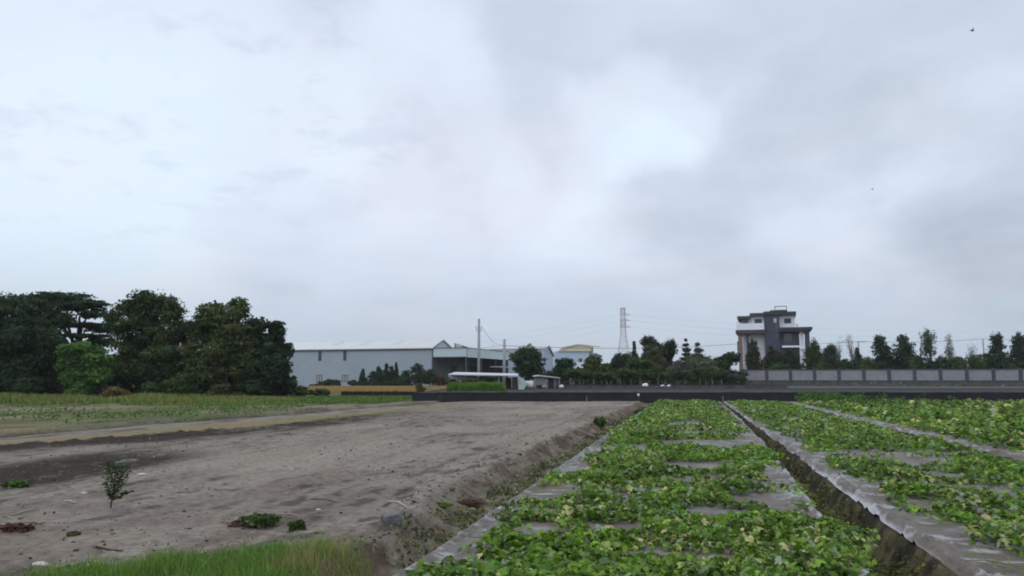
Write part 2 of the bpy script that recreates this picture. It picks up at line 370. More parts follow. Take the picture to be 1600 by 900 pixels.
# bare soil of bed 3 and further right is mostly hidden under leaves
col = lerp(col, C(.07, .06, .035), ss(6.1, 6.3, AA) * ss(60, 50, AA) * .75)
farm = ss(56, 66, np.hypot(AA, SS_)); col = lerp(col, C(.09, .1, .045), farm)
ny, nx = AA.shape
idx = np.arange(ny * nx).reshape(ny, nx)
quads = np.stack([idx[:-1, :-1], idx[:-1, 1:], idx[1:, 1:], idx[1:, :-1]], -1).reshape(-1, 4)
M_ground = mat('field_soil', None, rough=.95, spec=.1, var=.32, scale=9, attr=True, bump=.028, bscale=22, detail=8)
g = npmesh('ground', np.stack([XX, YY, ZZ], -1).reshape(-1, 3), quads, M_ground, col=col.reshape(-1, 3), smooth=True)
tag(g, kind='structure')

# ------------------------------------------------------------------ leaves
def leaf_quads(P, size, nrm, cols, aspect=.6, cup=.12, up=None):
    """one folded leaf of two quads... P (n,3) base, nrm (n,3) normals; returns V,F,C"""
    n = len(P)
    nrm = nrm / np.linalg.norm(nrm, axis=1, keepdims=True)
    r = rng.normal(size=(n, 3)) if up is None else up
    t = r - (r * nrm).sum(1, keepdims=True) * nrm; t /= np.linalg.norm(t, axis=1, keepdims=True) + 1e-9
    b = np.cross(nrm, t); s = size[:, None]
    V = np.stack([P - t * s * .5, P + b * s * aspect * .5 + nrm * s * cup, P + t * s * .5 - nrm * s * cup * .5, P - b * s * aspect * .5 + nrm * s * cup], 1).reshape(-1, 3)
    Fq = np.arange(n * 4).reshape(n, 4)
    return V, Fq, np.repeat(cols, 4, 0)

def crown_mesh(name, blobs, n, leaf, cols, parent=None, sub=14, shell=(.55, 1.0), flat=.75, spread=.30, cvar=.35, bright=None, flatten=.9):
    """blobs rows (x,y,z,rx,ry,rz); leaves gathered in many uneven clumps; cols list of base colours"""
    blobs = np.asarray(blobs, float); n = int(n * 1.35); vol = blobs[:, 3] * blobs[:, 5] ; per = np.maximum(1, (n * vol / vol.sum())).astype(int)
    P = []; Nn = []; Cc = []
    cols = np.asarray(cols, float)
    for b, k in zip(blobs, per):
        m = max(3, int(sub * 2.2))
        d = rng.normal(size=(m, 3)); d /= np.linalg.norm(d, axis=1, keepdims=True); rr = rng.uniform(shell[0] * .6, shell[1], m) ** .7
        cc = d * rr[:, None]; cs = rng.uniform(.45, 1.3, m) * spread
        wts = cs ** 2; wts /= wts.sum(); which = rng.choice(m, k, p=wts)
        q = rng.normal(size=(k, 3)); q /= np.linalg.norm(q, axis=1, keepdims=True); q *= (rng.uniform(0, 1, k) ** .45)[:, None]; q[:, 2] *= flatten
        p = cc[which] + q * cs[which][:, None]
        lo_ = rng.uniform(0, 1, k) < .2; p[lo_] = q[lo_] * rng.uniform(.6, 1.2, (lo_.sum(), 1)) * np.array([1, 1, 1 / max(flatten, .3)])
        P.append(b[:3] + p * b[3:])
        nn = q * .8 + p * .5 + rng.normal(size=(k, 3)) * .55; nn[:, 2] += .45; Nn.append(nn)
        cb = cols[rng.integers(len(cols), size=m)] * rng.uniform(1 - cvar, 1 + cvar, m)[:, None]
        Cc.append(cb[which] * rng.uniform(.7, 1.35, k)[:, None])
    P = np.concatenate(P); Nn = np.concatenate(Nn); Cc = np.concatenate(Cc)
    V, Fq, cv = leaf_quads(P, leaf * rng.uniform(.6, 1.4, len(P)), Nn, np.clip(Cc, .003, .9), aspect=flat)
    return npmesh(name, V, Fq, M_leaf, parent, cv)

def trunk_mesh(base, h, r, blobs, mat_, parent, lean=0, limbs=6, fork=.35):
    mb = MB(); bx, by, bz = base
    top = Vector((bx + lean, by, bz + h * .75)); fk = Vector((bx + lean * .5, by, bz + h * fork))
    mb.tube([(bx, by, bz - .1), (bx + lean * .15, by + r * .4, bz + h * fork * .5), fk, top], [r * 1.35, r, r * .85, r * .3], 7)
    bl = list(blobs); random.shuffle(bl)
    for i in range(limbs):
        b = bl[i % len(bl)]
        tgt = Vector((b[0] + random.uniform(-.5, .5) * b[3], b[1] + random.uniform(-.5, .5) * b[4], b[2] + random.uniform(-.1, .5) * b[5]))
        st_ = fk.lerp(top, random.uniform(-.2, .6)); md = st_.lerp(tgt, .5) + Vector((random.uniform(-.3, .3), random.uniform(-.3, .3), .15 * r * 5))
        mb.tube([st_, md, tgt], [r * .5, r * .33, r * .1], 5)
    return mb.build('trunk', mat_, parent, smooth=True)

GRN = [(.045, .078, .02), (.033, .06, .016), (.065, .10, .026)]
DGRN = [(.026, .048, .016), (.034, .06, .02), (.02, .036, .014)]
OLV = [(.08, .098, .03), (.06, .072, .026), (.10, .105, .036)]
BRT = [(.065, .135, .026), (.09, .17, .036), (.046, .095, .022)]
GRY = [(.09, .1, .06), (.07, .08, .05), (.12, .12, .075)]
CON = [(.03, .045, .03), (.022, .035, .024), (.045, .06, .04)]
RED = [(.09, .05, .025), (.05, .06, .02), (.07, .045, .02)]

def tree(label, px, top, base_z, D, width, cols, n=6000, leaf=.2, low=.25, blobs=None, cat='tree', name='tree', group=None, sub=12, trunk_r=None, nb=6, bark=None, spread=.34, flatten=.9, lean=0, depth=None, shell=(.4, 1.0), limbs=6, shape='round', cvar=.35):
    """px/top: column and top row in the photo at distance D; width in photo pixels"""
    x = X_(px, D); zt = Z_(top, D); h = zt - base_z; wm = width / F * D / 2; dp = depth or min(wm, 3.5)
    root = empty(name, (x, D, base_z), label, cat, group)
    if blobs is None:
        blobs = []
        z0 = base_z + h * low; hh = zt - z0
        if shape == 'cone':
            for i in range(nb):
                f = i / max(1, nb - 1); rw = wm * (1.25 - .85 * f ** 1.3) * random.uniform(.8, 1.1) 
                for k in range(2):
                    blobs.append((x + random.uniform(-.3, .3) * rw, D + random.uniform(-.3, .3) * rw, z0 + hh * (.06 + .86 * f), rw * .95, rw * .8, hh / nb * .9))
        elif shape == 'tier':
            for i in range(nb):
                f = i / max(1, nb - 1); rw = wm * (1.0 - .8 * f) * random.uniform(.75, 1.2)
                blobs.append((x + random.uniform(-.15, .15) * rw, D, z0 + hh * (.04 + .92 * f), rw, rw, hh / nb * random.uniform(.35, .55)))
        else:
            for i in range(nb):
                a = random.uniform(0, 6.28); rr = random.uniform(.15, .6)
                f = random.uniform(.3, .8); 
                sq = math.sqrt(max(.12, 1 - (2 * f - 1.0) ** 2))
                blobs.append((x + math.cos(a) * wm * rr * sq, D + math.sin(a) * dp * rr, z0 + hh * f, wm * random.uniform(.38, .6), dp * .5, hh * random.uniform(.2, .32)))
            blobs.append((x + random.uniform(-.2, .2) * wm, D, zt - hh * .24, wm * .45, dp * .45, hh * .24))
    tr = trunk_r or max(.06, h * .022)
    trunk_mesh((x, D, base_z), h, tr, blobs, bark or M_bark, root, lean=lean, limbs=limbs)
    crown_mesh('crown', blobs, n, leaf, cols, root, sub=sub, spread=spread, flatten=flatten, shell=shell, cvar=cvar)
    return root

def pb(px, py, D, rx, ry, dep=None):     # blob from the photo: centre pixel and radii in pixels
    p = W(px, py, D); k = D / F
    return (p.x, D + random.uniform(-1, 1), p.z, rx * k, (dep or min(rx * k, 3.0)), ry * k)

# ---------------- left woodland, about 56 m away
D = 58
tree('broad dark tree with a flat-topped crown at the left edge of the photo', 20, 458, 0, 60, 200, DGRN, n=26000, leaf=.24, sub=22,
     blobs=[pb(-40, 500, 60, 70, 40), pb(20, 478, 60, 60, 20), pb(60, 500, 59, 42, 28), pb(10, 530, 59, 70, 36), pb(75, 540, 58, 32, 34), pb(-30, 575, 58, 70, 36), pb(40, 585, 58, 50, 28), pb(85, 500, 60, 22, 16)], limbs=8)
tree('spreading tree with thin layered branches and sky gaps behind the flat-topped tree', 118, 454, 0, 66, 170, [(.025, .045, .02), (.035, .06, .022)], n=13000, leaf=.22, sub=26, spread=.24, flatten=.35,
     blobs=[pb(95, 464, 66, 48, 9), pb(60, 467, 66, 30, 8), pb(130, 478, 66, 40, 9), pb(150, 492, 66, 28, 7), pb(130, 508, 66, 34, 4.5), pb(158, 515, 66, 30, 5), pb(140, 526, 66, 34, 4), pb(112, 480, 66, 20, 8), pb(165, 535, 66, 24, 7), pb(40, 470, 66, 30, 9)], limbs=12, trunk_r=.3)
tree('low bright green leafy tree in front of the dark woodland on the left', 125, 533, 0, 56, 95, BRT, n=11000, leaf=.2, sub=18, cat='tree',
     blobs=[pb(122, 548, 56, 34, 14), pb(146, 565, 56, 26, 15), pb(108, 572, 56, 26, 18), pb(135, 592, 56, 34, 18), pb(160, 588, 56, 20, 14)], limbs=4, trunk_r=.12)
tree('tall olive green tree with ragged top at the middle of the woodland', 238, 452, 0, 60, 130, OLV + GRN + DGRN, n=24000, leaf=.2, sub=26, spread=.3,
     blobs=[pb(240, 472, 60, 38, 19), pb(268, 488, 60, 30, 22), pb(202, 482, 60, 26, 14), pb(215, 505, 60, 38, 24), pb(255, 525, 59, 45, 26), pb(205, 545, 60, 34, 26), pb(260, 570, 58, 42, 30), pb(200, 585, 58, 34, 24), pb(185, 500, 60, 14, 14)], limbs=9, trunk_r=.26)
tree('tall tree with two thin feathery tops right of the woodland middle', 350, 465, 0, 59, 130, OLV + GRN, n=24000, leaf=.2, sub=26, spread=.27,
     blobs=[pb(330, 486, 59, 22, 16), pb(372, 482, 59, 20, 17), pb(350, 500, 59, 42, 20), pb(318, 520, 59, 28, 22), pb(375, 525, 58, 36, 28), pb(340, 552, 58, 44, 28), pb(385, 575, 57, 34, 28), pb(325, 588, 57, 34, 24), pb(392, 535, 58, 22, 24)], limbs=9, trunk_r=.24)
tree('dark tree with a broken crown at the right end of the woodland', 425, 497, 0, 58, 80, [(.028, .05, .022), (.04, .07, .03), (.02, .034, .016)], n=15000, leaf=.2, sub=20,
     blobs=[pb(412, 510, 58, 16, 12), pb(436, 516, 58, 14, 14), pb(440, 548, 58, 18, 16), pb(420, 540, 58, 24, 20), pb(428, 578, 57, 30, 26), pb(415, 600, 57, 28, 16), pb(446, 600, 57, 16, 14)], limbs=6, trunk_r=.18)
for i, (px, top, w_, cols_, lab) in enumerate([
    (288, 582, 60, GRN, 'rounded dark bush at the foot of the tallest olive tree'),
    (240, 596, 50, GRN, 'low green bush left of the rounded dark bush under the trees'),
    (398, 592, 60, DGRN, 'dark bush under the broken-crowned tree at the end of the wood'),
    (35, 590, 90, DGRN, 'wide dark bush under the flat-topped tree at the left edge'),
    (120, 596, 50, BRT, 'small bright bush below the low bright green tree'),
    (345, 600, 50, OLV, 'olive bush among bare stems at the foot of the feathery tree')]):
    tree(lab, px, top, 0, 54.5, w_, cols_, n=3600, leaf=.17, low=.05, name='bush', cat='bush', group='bushes under the left woodland', nb=5, limbs=3, trunk_r=.05)
tree('dry yellow-brown bush rising from the grass before the woodland', 183, 604, 0, 50, 46, [(.14, .12, .04), (.11, .11, .04), (.17, .12, .05)], n=3800, leaf=.13, low=.03, name='bush', cat='bush', nb=4, limbs=2, trunk_r=.03)
for px, top, w_, lab in ((472, 603, 44, 'rounded olive bush where the woodland meets the ripe field'), (503, 607, 40, 'lower olive bush beside the ripe field, right of the rounded one')):
    tree(lab, px, top, 0, 62, w_, OLV, n=2600, leaf=.16, low=.03, name='bush', cat='bush', group='bushes by the ripe field', nb=4, limbs=2, trunk_r=.04)
# dark thicket inside the wood that closes the gaps between trunks
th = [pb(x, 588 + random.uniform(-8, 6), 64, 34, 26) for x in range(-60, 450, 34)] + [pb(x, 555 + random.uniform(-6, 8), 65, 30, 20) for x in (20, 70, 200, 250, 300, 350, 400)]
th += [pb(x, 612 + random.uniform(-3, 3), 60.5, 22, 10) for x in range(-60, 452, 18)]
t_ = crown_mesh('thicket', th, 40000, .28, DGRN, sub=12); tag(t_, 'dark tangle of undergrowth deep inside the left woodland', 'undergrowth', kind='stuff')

# ---------------- grass: blades
def blades(name, X, Y, z, h, width, cols, label, parent=None, kind='stuff', lean=.35, cat='grass', material=None):
    n = len(X); ang = rng.uniform(0, 2 * np.pi, n); dx, dy = np.cos(ang), np.sin(ang)
    la_ = rng.uniform(0, 2 * np.pi, n); ll = rng.uniform(.1, 1, n) * lean * h
    bx = np.stack([X, Y, z], 1); side = np.stack([dx, dy, 0 * dx], 1) * (width * .5)[:, None]
    mid = bx + np.stack([np.cos(la_) * ll * .3, np.sin(la_) * ll * .3, h * .6], 1); tip = bx + np.stack([np.cos(la_) * ll, np.sin(la_) * ll, h], 1)
    V = np.stack([bx - side, bx + side, mid + side * .8, mid - side * .8, tip], 1).reshape(-1, 3)
    b = (np.arange(n) * 5)[:, None]
    Fq = np.concatenate([b + np.array([[0, 1, 2, 3]]), b + np.array([[3, 2, 4, 4]])], 0)
    # triangle tip as degenerate-free: use separate tri list by making quads with tip pair
    V2 = np.stack([bx - side, bx + side, mid + side * .8, mid - side * .8, tip + side * .12, tip - side * .12], 1).reshape(-1, 3)
    b = (np.arange(n) * 6)[:, None]
    Fq = np.concatenate([b + np.array([[0, 1, 2, 3]]), b + np.array([[3, 2, 4, 5]])], 0)
    o = npmesh(name, V2, Fq, material or M_leaf, parent, np.repeat(cols, 6, 0))
    if label: tag(o, label, cat, kind=kind)
    return o
def pick(cols, n, var=.3):
    c = np.asarray(cols, float)[rng.integers(len(cols), size=n)]; return c * rng.uniform(1 - var, 1 + var, n)[:, None]
def scatter_xy(n, x0, x1, y0, y1): return rng.uniform(x0, x1, n), rng.uniform(y0, y1, n)

# tall grass before the woodland (left)
X, Y = scatter_xy(42000, -48, -12, 44, 57)
keep = (X > -40 * Y / 50) & (X < -.30 * Y + 1.0) & (fbm(X * .25, Y * .25, 3, 300) + .25 * ss(46, 50, Y) > .42)
X, Y = X[keep], Y[keep]; a_, s_ = to_as(X, Y)
hgt = (.1 + .75 * fbm(X * .3, Y * .3, 3, 301)) * ss(43.5, 47, Y) * rng.uniform(.6, 1.2, len(X)) * (.55 + .45 * ss(-17, -22, X))
blades('tall_grass', X, Y, gz(a_, s_), hgt, np.full(len(X), .07), pick([(.20, .24, .055), (.15, .20, .045), (.27, .25, .10), (.11, .15, .04)], len(X)), 'strip of tall yellow-green grass along the foot of the woodland')
# low green crop on the left
n = 150000; X, Y = scatter_xy(n, -44, -4, 26, 62); a_, s_ = to_as(X, Y)
rows = .5 + .5 * np.sin(a_ * 3.2)
dens_ = ss(.42, .62, fbm(a_ * .35, s_ * .18, 4, 310, .6)) * .9 + .25 * ss(45, 55, Y)
dens_ = .62 * dens_ * ss(-17.3, -18.6, a_ - 0 * s_) * (X < -6.5 - (Y - 45) * .2) * (0.35 + .65 * rows)
dens_ = dens_ + .9 * ((Y > 46) & (X > -.32 * Y) & (X < -7.5) & (a_ < edge_tan(s_) - .5) & (X > -.36 * Y))
keep = rng.uniform(0, 1, n) < dens_
X, Y, a_, s_ = X[keep], Y[keep], a_[keep], s_[keep]; n = len(X)
P = np.stack([X, Y, gz(a_, s_) + rng.uniform(.04, .26, n)], 1); nn = rng.normal(size=(n, 3)) * .6; nn[:, 2] += .8
V, Fq, cv = leaf_quads(P, rng.uniform(.06, .15, n), nn, pick([(.10, .19, .035), (.075, .14, .025), (.13, .2, .05)], n))
o = npmesh('crop_leaves', V, Fq, M_leaf, None, cv); tag(o, 'low rows of leafy green crop between the bare strips and the woodland', 'crop', kind='stuff')

# ripe rice field
X, Y = scatter_xy(60000, -38, -8, 84, 128)
keep = (X > -.262 * Y) & (X < -.085 * Y); X, Y = X[keep], Y[keep]
M_rice = mat('ripe_rice', (.3, .2, .085), var=.2, scale=3, rough=.9)
mb = MB(); mb.poly([(-.262 * 84, 84, .0), (-.085 * 84, 84, .0), (-.085 * 128, 128, .0), (-.262 * 128, 128, .0)], (0, 0, .12)); o = mb.build('rice_field', M_rice); tag(o, kind='structure')
blades('ripe_rice', X, Y, np.full(len(X), .04), rng.uniform(.15, .40, len(X)), np.full(len(X), .10), pick([(.36, .23, .09), (.42, .27, .11), (.28, .19, .07), (.3, .26, .1)], len(X), .25), 'field of ripe ochre rice in front of the grey warehouse', lean=.3, cat='rice')
# dark ditch bank in front of the rice
n = 9000; X, Y = scatter_xy(n, -19, -6.5, 66, 80); keep = (X > -.22 * Y); X, Y = X[keep], Y[keep]; n = len(X)
blades('ditch_weeds', X, Y, np.zeros(n), rng.uniform(.1, .32, n), np.full(n, .14), pick([(.022, .02, .018), (.035, .028, .024)], n), 'dark withered weeds on the ditch bank before the ripe rice', cat='weeds')
mb = MB(); p0, p1 = G(513, 617), G(532, 620)
mb.box(-14.1, -12.6, 58.4, 59.4, -.1, .16); o = mb.build('concrete_slab', M_conc); tag(o, 'pale flat concrete slab lying at the left end of the dark ditch bank', 'slab')

# ------------------------------------------------------------------ road bank, retaining wall
M_road = mat('road_asphalt', (.032, .032, .034), var=.3, scale=.8, rough=.95, spec=.1, dark=((.05, .05, .05), .5, .58))
mb = MB(); mb.box(-6.6, 160, 54.62, 78, -.3, .60); o = mb.build('road', M_road); tag(o, kind='structure')
M_yard = mat('yard_earth', (.07, .06, .045), var=.4, scale=1, rough=.95, dark=((.09, .1, .04), .6, .5))
mb = MB(); mb.box(-6.6, 220, 78, 260, -.3, .63); o = mb.build('yard_ground', M_yard); tag(o, kind='structure')
rt = empty('retaining_wall', (-6.9, 54.3, 0), 'long blackened concrete retaining wall across the end of the fields', 'wall')
mb = MB(); mb.box(-6.95, 120, 54.0, 54.6, -.3, .60); mb.build('wall_face', M_dconc, rt)
mb = MB(); mb.box(-5.2, 120, 53.94, 54.72, .603, .69); mb.build('cap', M_cap, rt)
# low kerb beyond the road
mb = MB(); mb.box(0.5, 27.5, 78.0, 78.4, .3, .80); o = mb.build('kerb_wall', M_cap); tag(o, 'low grey kerb wall along the far side of the road before the trees', 'kerb')
# stakes and rubble at wall foot
for px, y0, y1, D_, lab in ((916, 628, 619, 53.4, 'thin pale stake standing in front of the black retaining wall'), (1128, 629, 619, 52.8, 'thin grey stake at the far end of the furrow by the black wall')):
    x = X_(px, D_); mb = MB(); mb.tube([(x, D_, -.1), (x + .03, D_, Z_(y1, D_))], [.035, .03], 6); o = mb.build('stake', M_barkp); tag(o, lab, 'stake')
r_ = empty('marker_post', (X_(997, 53.3), 53.3, 0), 'small post with a white cap before the black wall above the bed edge', 'post')
mb = MB(); x = X_(997, 53.3); mb.tube([(x, 53.3, -.1), (x, 53.3, .42)], .03); mb.build('stem', M_bark, r_)
mb = MB(); mb.tube([(x, 53.3, .4), (x, 53.3, .5), (x, 53.3, .56)], [.07, .08, .03], 8); mb.build('cap', M_white, r_)

# bright grass clump on the bank
X, Y = scatter_xy(16000, X_(693, 56), X_(795, 56), 54.9, 58.5)
ed = np.minimum(X - X_(693, 56), X_(795, 56) - X); hh = (.35 + .5 * fbm(X * .9, Y * .9, 3, 330)) * ss(0, .7, ed) 
blades('tall_grass', X, Y, np.full(len(X), .6), hh * rng.uniform(.7, 1.1, len(X)), np.full(len(X), .045), pick([(.10, .19, .03), (.13, .22, .04), (.08, .15, .03)], len(X)), 'thick clump of bright green tall grass on the wall top below the pole')
tree('small brown-green bush on the wall end beside the ripe rice', 657, 598, 0, 60, 26, [(.09, .09, .03), (.13, .1, .04)], n=1500, leaf=.12, low=.02, name='bush', cat='bush', nb=3, limbs=2, trunk_r=.03)
# weeds on the yard strip under the orchard
n = 16000; X, Y = scatter_xy(n, 3, 28, 78.6, 84); 
blades('weeds', X, Y, np.full(n, .62), rng.uniform(.08, .35, n), np.full(n, .07), pick([(.07, .05, .04), (.06, .06, .03), (.09, .06, .05)], n), 'reddish brown weeds under the orchard trees beyond the road', cat='weeds')

# ------------------------------------------------------------------ warehouse
WO = Vector((X_(675.6, 140), 140, 0)); ux = Vector((-.95, .31, 0)).normalized(); uy = Vector((.31, .95, 0)).normalized()
def wp(u, v, z): return WO + ux * u + uy * v + Vector((0, 0, z))
def qbox(mb, u0, u1, v0, v1, z0, z1):
    mb.poly([wp(u0, v0, z0), wp(u1, v0, z0), wp(u1, v1, z0), wp(u0, v1, z0)], (0, 0, z1 - z0)); return mb
M_clad = mat('grey_cladding', (.36, .40, .425), rough=.6, var=.05, scale=.25, stripes=(2.2, 'X'), dark=((.32, .36, .39), .12, .5))
M_clad2 = mat('pale_cladding', (.50, .57, .58), rough=.6, var=.04, scale=.4)
M_roofw = mat('pale_roof', (.5, .5, .49), rough=.5, var=.05, scale=.3, dark=((.43, .43, .42), .2, .55))
M_trim = mat('dark_trim', (.06, .065, .075), rough=.6, var=0)
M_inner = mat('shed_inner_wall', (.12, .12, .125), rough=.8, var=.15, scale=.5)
wh = empty('warehouse', tuple(WO), 'long grey clad warehouse with pale pitched roof and open canopy', 'warehouse')
Lw, Ww, Ez, Rz = 34.0, 9.0, 7.0, 8.5
mb = MB(); mb.poly([wp(0, 0, -.2), wp(0, Ww, -.2), wp(0, Ww, Ez), wp(0, Ww/2, Rz), wp(0, 0, Ez)], ux * Lw); mb.build('wall', M_clad, wh)
mb = MB()
for s0, s1, z0, z1 in ((-.25, Ww/2, Ez - .02, Rz + .06), (Ww + .25, Ww/2, Ez - .02, Rz + .06)):
    mb.poly([wp(-.2, s0, z0), wp(-.2, s1, z1), wp(-.2, s1, z1 + .12), wp(-.2, s0, z0 + .12)], ux * (Lw + .4))
mb.build('roof', M_roofw, wh)
mb = MB(); qbox(mb, -.25, Lw + .2, -.32, -.25, Ez - .22, Ez - .02); mb.poly([wp(-.26, 0 - .25, Ez), wp(-.26, Ww/2, Rz + .08), wp(-.26, Ww/2, Rz + .28), wp(-.26, -.25, Ez + .2)], ux * .05)
mb.poly([wp(-.26, Ww + .25, Ez), wp(-.26, Ww/2, Rz + .08), wp(-.26, Ww/2, Rz + .28), wp(-.26, Ww + .25, Ez + .2)], ux * .05)
qbox(mb, -.12, .1, -.12, -.003, 0, Ez); mb.build('trim', M_trim, wh)
def u_of(px):   # distance along the long wall of a photo column
    k = (px - 800) / F * math.cos(PITCH); return (WO.x - k * WO.y) / (k * ux.y - ux.x)
for px in (499, 538):
    u = u_of(px); mb = MB(); qbox(mb, u - .32, u + .32, -.07, .0, 4.9, 6.8); f = mb.build('window', M_trim, wh)
    mb = MB(); qbox(mb, u - .22, u + .22, -.09, -.072, 5.0, 5.75); qbox(mb, u - .22, u + .22, -.09, -.072, 5.85, 6.7); mb.build('pane', M_glass, f)
for px in (499, 539):
    u = u_of(px); mb = MB()
    M_rf = mat('rusty_frame', (.25, .15, .12), var=.2)
    for a0, a1, z0, z1 in ((-.6, .6, 2.1, 2.25), (-.6, .6, .9, 1.05), (-.6, -.45, 1.05, 2.1), (.45, .6, 1.05, 2.1), (-.07, .07, 1.05, 2.1)): qbox(mb, u + a0, u + a1, -.08, 0, z0, z1)
    f = mb.build('vent_frame', M_rf, wh); mb = MB(); qbox(mb, u - .45, u + .45, -.02, -.004, 1.05, 2.1); mb.build('pane', mat('pale_pane', (.5, .5, .5), var=.05), f)
for u in (8, 15, 21):     # ridge strips on the roof
    mb = MB(); mb.poly([wp(u, 2.6, Ez + 1.02), wp(u, Ww/2, Rz + .19), wp(u + 1.4, Ww/2, Rz + .19), wp(u + 1.4, 2.6, Ez + 1.02)], (0, 0, .08)); mb.build('roof_vent', mat('roof_vent', (.5, .5, .5), var=0), wh)
# canopy to the right of the gable
cu = -6.6; CL = 24.0
mb = MB(); qbox(mb, cu, -.15, -.1, .0, 5.45, 7.0); qbox(mb, cu - .1, cu, -.1, CL, 5.35, 7.0); mb.build('canopy_fascia', M_clad2, wh)
mb = MB(); qbox(mb, cu - .14, -.15, -.14, -.1, 6.95, 7.1); qbox(mb, cu - .14, -.15, -.14, -.1, 5.3, 5.45); qbox(mb, cu - .16, cu - .1, -.12, CL, 6.98, 7.08); qbox(mb, cu - .16, cu - .10, -.16, -.1, 5.3, 7.1)
mb.build('canopy_edge', M_trim, wh)
mb = MB(); qbox(mb, cu, -.1, 0, CL, 6.7, 6.85); mb.build('canopy_roof', M_roofw, wh)
mb = MB(); qbox(mb, -.12, -.004, .05, CL, .3, 6.65); mb.build('inner_wall', M_inner, wh)  # dark lining over the pale gable; canopy shade put into its colour
mb = MB(); qbox(mb, cu + .1, -.13, CL - .2, CL, .3, 6.65); mb.build('back_wall', mat('back_wall_shade', (.035, .035, .04), var=.2), wh)  # closes the canopy end, near black to paint in the interior shade
for v0 in (.0, 8, 16, CL - .5):
    mb = MB(); qbox(mb, cu + .02, cu + .2, v0 + .02, v0 + .2, .5, 5.5); mb.build('post', M_trim, wh)
for v0, v1 in ((8.2, 11.5), (18.0, 22.5)):
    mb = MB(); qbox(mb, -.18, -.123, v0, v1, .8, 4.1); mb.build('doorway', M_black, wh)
mb = MB(); qbox(mb, -9.0, cu - .16, 12, 22, 3.7, 3.9); mb.build('awning', mat('awning', (.45, .45, .47), var=.05), wh)
# raised parapet behind the canopy
M_par = M_clad2
b2 = empty('parapet_hall', (X_(725, 165), 165, 0), 'grey hall with a dark-edged parapet just behind the warehouse gable', 'building')
x0, x1 = X_(711, 165), X_(745, 175); mb = MB(); mb.poly([(x0, 165, 0), (x1, 175, 0), (x1, 175, 7.9), (x0, 165, 9.0)], (6, 30, 0)); mb.build('wall', M_par, b2)
mb = MB(); mb.poly([(x0 - .15, 164.9, 8.8), (x1, 174.9, 7.7), (x1, 174.9, 7.95), (x0 - .15, 164.9, 9.1)], (0, -.15, 0)); mb.poly([(x0 - .15, 164.9, 5), (x0 + .1, 164.9, 5), (x0 + .1, 164.9, 8.8), (x0 - .15, 164.9, 8.8)], (0, -.15, 0)); mb.build('trim', M_trim, b2)
# second warehouse, further
D2 = 200
b3 = empty('far_warehouse', (X_(800, D2), D2, 0), 'second grey warehouse with pale roof behind the round tree', 'warehouse')
xa, xb = X_(735, D2), X_(851, D2 - 6); zt, zr = Z_(547, D2), Z_(541.5, D2)
xc = X_(864, D2 + 8); g0, g1, g2 = Vector((xb, D2 - 6, 0)), Vector(((xb + xc) / 2 - .3, D2 + 1, 0)), Vector((xc, D2 + 8, 0))
off = Vector((xa - xb, 8, 0))
mb = MB(); mb.poly([g0, g2, g2 + Vector((0, 0, zt - 1.5)), g1 + Vector((0, 0, zr)), g0 + Vector((0, 0, zt))], off); mb.build('wall', mat('lilac_cladding', (.40, .44, .52), var=.05), b3)
up = Vector((0, 0, 1)); mb = MB(); mb.poly([g0 + up * (zt + .05) + Vector((.4, -.4, 0)), g1 + up * (zr + .1) + Vector((.4, 0, 0)), g1 + up * (zr + .4) + Vector((.4, 0, 0)), g0 + up * (zt + .35) + Vector((.4, -.4, 0))], off)
mb.poly([g2 + up * (zt - 1.45) + Vector((.5, 0, 0)), g1 + up * (zr + .1) + Vector((.5, 0, 0)), g1 + up * (zr + .4) + Vector((.5, 0, 0)), g2 + up * (zt - 1.1) + Vector((.5, 0, 0))], off); mb.build('roof', M_roofw, b3)

# sheds by the road
sh = empty('open_shed', (X_(750, 72), 72, .6), 'low open shed with a long white flat roof below the canopy', 'shed')
mb = MB(); mb.poly([(X_(700, 74), 74, Z_(586, 74)), (X_(809, 70), 70, Z_(588, 70)), (X_(811, 70), 78, Z_(585, 76)), (X_(703, 74), 81, Z_(582.5, 80))], (0, 0, .09)); mb.build('roof', mat('white_roof', (.5, .5, .5), var=.05), sh)
mb = MB(); mb.box(X_(702, 76), X_(726, 76), 75.6, 75.9, .6, 1.9); mb.build('white_panel', M_white, sh)
mb = MB(); mb.box(X_(728, 76), X_(762, 76), 75.8, 76, .6, 1.75); mb.build('back_panel', mat('dull_panel', (.3, .3, .29), var=.3, scale=2), sh)
for px in (701, 714, 722, 762, 778, 806):
    x = X_(px, 72); mb = MB(); mb.box(x, x + .14, 72.6, 72.74, .6, 1.72); mb.build('post', M_bark if px != 778 else M_white, sh)
mb = MB(); mb.box(X_(790, 73), X_(799, 73), 73, 73.1, .6, 1.65); mb.build('door', mat('dark_red', (.12, .04, .04), var=.3, scale=3), sh)
mb = MB(); mb.box(X_(800, 72), X_(809, 72), 72, 72.08, .6, 1.7); mb.build('panel', mat('brown_panel', (.12, .10, .08), var=.3, scale=6), sh)
mb = MB(); mb.poly([(X_(810, 70), 70, .6), (X_(818, 70), 70, .6), (X_(822, 73), 73, 1.2), (X_(810, 72), 72, 1.75)], (.1, .5, 0)); o = mb.build('tin_fence', mat('green_tin', (.32, .36, .32), var=.1, stripes=(4, 'X'))); tag(o, 'pale green corrugated tin sheet leaning beside the white-roofed shed', 'fence')
